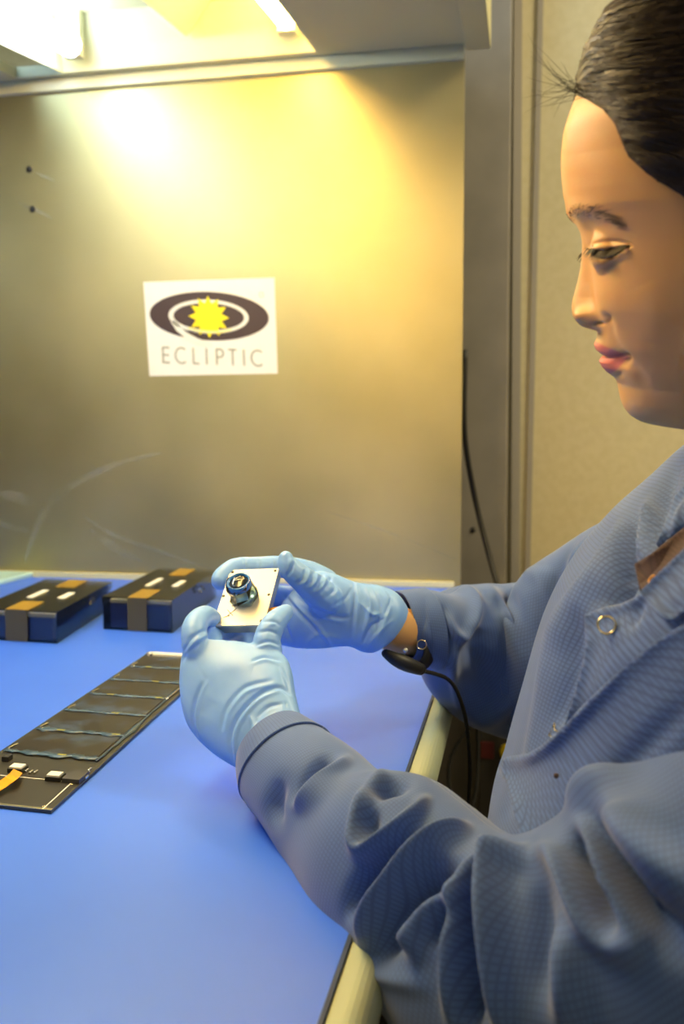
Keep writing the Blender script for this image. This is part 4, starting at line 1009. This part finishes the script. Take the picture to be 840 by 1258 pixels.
glN = [
 ([(241, 905), (236, 885), (240, 860), (248, 840)], 2.6, -.0014), ([(246, 906), (241, 885), (245, 858), (254, 838)], 2.4, .0008),
 ([(286, 935), (283, 905), (292, 880), (315, 855), (340, 844), (357, 852)], 2.4, -.0016), ([(290, 935), (288, 908), (297, 884), (318, 860), (342, 849)], 2.6, .0010),
 ([(272, 895), (278, 870), (300, 845), (333, 836)], 2.4, -.0009), ([(276, 898), (283, 874), (303, 850), (333, 841)], 2.2, .0007),
 ([(312, 812), (325, 807), (343, 811)], 2.2, -.0011), ([(312, 815), (326, 811), (343, 815)], 2.2, .0008), ([(316, 792), (330, 788), (342, 792)], 2, -.0009), ([(316, 796), (330, 792), (342, 796)], 2, .0006),
 ([(318, 777), (330, 775), (341, 779)], 2, -.0009), ([(322, 764), (334, 763), (344, 768)], 1.8, -.0008), ([(330, 768), (340, 766)], 1.6, .0006),
 ([(226, 800), (236, 783), (252, 774)], 2.0, -.0009), ([(228, 806), (240, 788), (258, 778)], 2.2, .0008), ([(222, 815), (232, 800), (246, 790)], 2, -.0007),
 ([(318, 880), (330, 868), (345, 865)], 2.4, -.0010), ([(312, 900), (318, 890), (350, 872)], 2.6, .0009), ([(308, 880), (312, 895), (306, 915)], 2.5, .0009), ([(350, 862), (352, 872)], 2, -.0008),
 ([(250, 830), (280, 815), (310, 822)], 16, .0009), ([(262, 860), (250, 880)], 9, -.0006), ([(345, 820), (352, 835), (356, 850)], 2.2, -.0008), ([(300, 925), (305, 905), (330, 885), (356, 872)], 2.2, -.0008)]
fuse('glove', pc, .0012, 7, glN, M['glove'], pe)
far_palm = [(499, 744, 463, 793, .810, .95), (487, 728, 453, 800, .807, .90), (466, 719, 443, 800, .803, .72), (437, 715, 426, 794, .80, .52), (408, 704, 392, 797, .80, .42), (382, 704, 362, 796, .803, .36), (358, 728, 343, 791, .808, .30), (347, 742, 336, 782, .812, .26)]
pc = blob(far_palm, 40, 36, 2.2)
pc += capsule([(398, 735, .787, .0155), (384, 722, .778, .0132), (371, 711, .772, .0112), (358, 700, .769, .0100), (352, 691, .768, .0085), (351, 686, .768, .0066)])  # thumb
pc += capsule([(400, 715, .815, .0120), (378, 704, .812, .0115), (345, 696, .806, .0098), (315, 697, .800, .0094), (290, 698, .794, .0094), (275, 708, .786, .0092), (271, 713, .783, .0086)])
pc += capsule([(385, 735, .818, .0105), (352, 733, .822, .0098), (325, 730, .815, .0092), (305, 735, .805, .0085)])
pc += capsule([(385, 758, .818, .0105), (352, 758, .826, .0096), (328, 757, .820, .0088), (308, 757, .808, .0082)])
pc += capsule([(382, 780, .815, .0100), (355, 782, .824, .0090), (335, 778, .822, .0080), (322, 772, .812, .0072)])
glF = []
for k in range(7):
    x0 = 366+k*5.2; glF.append(([(x0-2, 716+k*2.2), (x0+5, 712+k*1.2), (x0+9, 700+k*1.5)], 1.7, (.0009 if k % 2 else -.0010)))
for k in range(4):
    x0 = 300+k*17; glF.append(([(x0, 686), (x0+1.5, 693), (x0+1, 700)], 1.6, -.0006))
glF += [([(362, 690), (357, 700), (352, 708)], 2.0, -.0012), ([(358, 686), (356, 694)], 2, .0006),
 ([(350, 733), (365, 750), (385, 770), (400, 792)], 2.4, -.0013), ([(356, 733), (372, 752), (392, 772), (404, 790)], 2.4, .0011), ([(365, 733), (385, 748), (412, 757), (430, 758)], 2.4, -.0011), ([(372, 742), (395, 757), (420, 764)], 2.2, .0007),
 ([(345, 755), (352, 772), (358, 790)], 2.4, -.0011), ([(400, 735), (412, 722), (402, 708)], 2.0, -.0009), ([(408, 745), (424, 735), (432, 722)], 2, -.0006),
 ([(434, 715), (435, 735), (433, 765), (430, 793)], 2.6, -.0010), ([(438, 716), (440, 740), (437, 770)], 2.4, .0008),
 ([(450, 722), (455, 745), (448, 775)], 2.4, .0012), ([(458, 722), (466, 745), (462, 775)], 2.6, -.0012), ([(470, 724), (478, 745), (470, 770), (462, 788)], 2.4, .0012), ([(442, 740), (458, 755), (466, 752)], 2, .001), ([(480, 735), (474, 755)], 2, -.001),
 ([(445, 790), (455, 770), (472, 760)], 2, -.0010), ([(452, 795), (464, 778), (482, 762)], 2, .0008), ([(375, 793), (390, 780), (420, 785)], 3, .0006)]
fuse('glove', pc, .0012, 6, glF, M['glove'], pe)

# ---- wrist strap and cord
wa = P(500, 790, .825); wn = P(520, 797, .845)-P(485, 787, .81)
V = []; wu = unit(np.cross(wn, R3@np.array((0, 0, 1.)))); wv = unit(np.cross(wn, wu)); c_ = P(506, 798, .846)
for i in range(32):
    a = 2*math.pi*i/32
    for dz, dr in ((-.008, 0), (.008, 0), (.008, .0022), (-.008, .0022)): V.append(c_+unit(wn)*dz+wu*(.0185+dr)*math.cos(a)+wv*(.0185+dr)*math.sin(a))
Fs = [(i*4+j, ((i+1) % 32)*4+j, ((i+1) % 32)*4+(j+1) % 4, i*4+(j+1) % 4) for i in range(32) for j in range(4)]
ws = mesh('wrist_strap', V, Fs, M['black'], pe)
o = capsule([(474, 803, .806, .0040), (486, 810, .803, .0060), (500, 816, .806, .0068), (516, 822, .815, .0055)], 12, 12)
V0, F0 = np.zeros((0, 3)), []; V0, F0 = addpiece(V0, F0, o); mesh('strap_housing', V0, F0, M['black'], ws)
lathe('strap_stud', P(498, 799, .795), CP-P(498, 799, .795), ((0, .0022), (.0012, .002), (.0018, .0006)), M['steel'], ws, 14)
def cordw(pts, r_=.0024): return tube('cord', [P(*p) for p in pts], r_, M['cord'], ws, 8, 50)
cordw([(512, 823, .81), (535, 828, .83), (552, 836, .845), (564, 856, .855), (573, 890, .87), (577, 940, .88), (576, 975, .88), (573, 1004, .88), (570, 1040, .88)], .0019)
def cable2(pts, label, r_): o = tube('hanging_cable', [P(*p) for p in pts], r_, M['cord'], None, 8, 50); tag(o, label, 'cable')
cable2([(586, 880, 1.42), (587, 930, 1.42), (585, 970, 1.40), (577, 1003, 1.38), (572, 1040, 1.36)], 'thin straight dark cable hanging below the far sleeve', .0030)
cable2([(584, 888, 1.50), (572, 900, 1.50), (556, 925, 1.50), (551, 955, 1.49), (557, 985, 1.47), (570, 1003, 1.45), (580, 1030, 1.4)], 'thin looped dark cable bulging toward the table rail', .0028)
# stool and trousers, mostly out of sight
for sd in (-1, 1):
    p = np.array([(.14, .58+sd*.09, .50), (.0, .58+sd*.11, .52), (-.24, .58+sd*.13, .53), (-.305, .58+sd*.13, .495), (-.29, .58+sd*.13, .30), (-.27, .58+sd*.13, .12)])
    tube('trouser_leg', p, np.interp(np.linspace(0, 1, 30), (0, .3, .5, .7, 1), (.083, .076, .062, .06, .055)), M['trousers'], pe, 20, 30)
    sh = capsule([(0, 0, 1, .01)]*2, 2) if False else None
    V, Fs = sphere_pts((-.31, .58+sd*.13, .045), .045, 16, 10); V = np.array(V); V[:, 0] = (V[:, 0]+.31)*2.6-.35; V[:, 2] = np.maximum(V[:, 2], .002); mesh('shoe', V, Fs, M['black'], pe)
sl = empty('stool', (.16, .58, 0), 'round black stool under the seated person', 'stool')
lathe('seat', (.17, .58, .375), (0, 0, 1), ((0, .16), (.01, .18), (.05, .185), (.068, .17), (.07, .01)), M['black'], sl)
lathe('column', (.17, .58, .03), (0, 0, 1), ((0, .03), (.344, .025)), M['steel'], sl, 20)
for k in range(5):
    a = 2*math.pi*k/5; tube('leg', [(.17, .58, .05), (.17+.25*math.cos(a), .58+.25*math.sin(a), .025)], .018, M['black'], sl, 8)
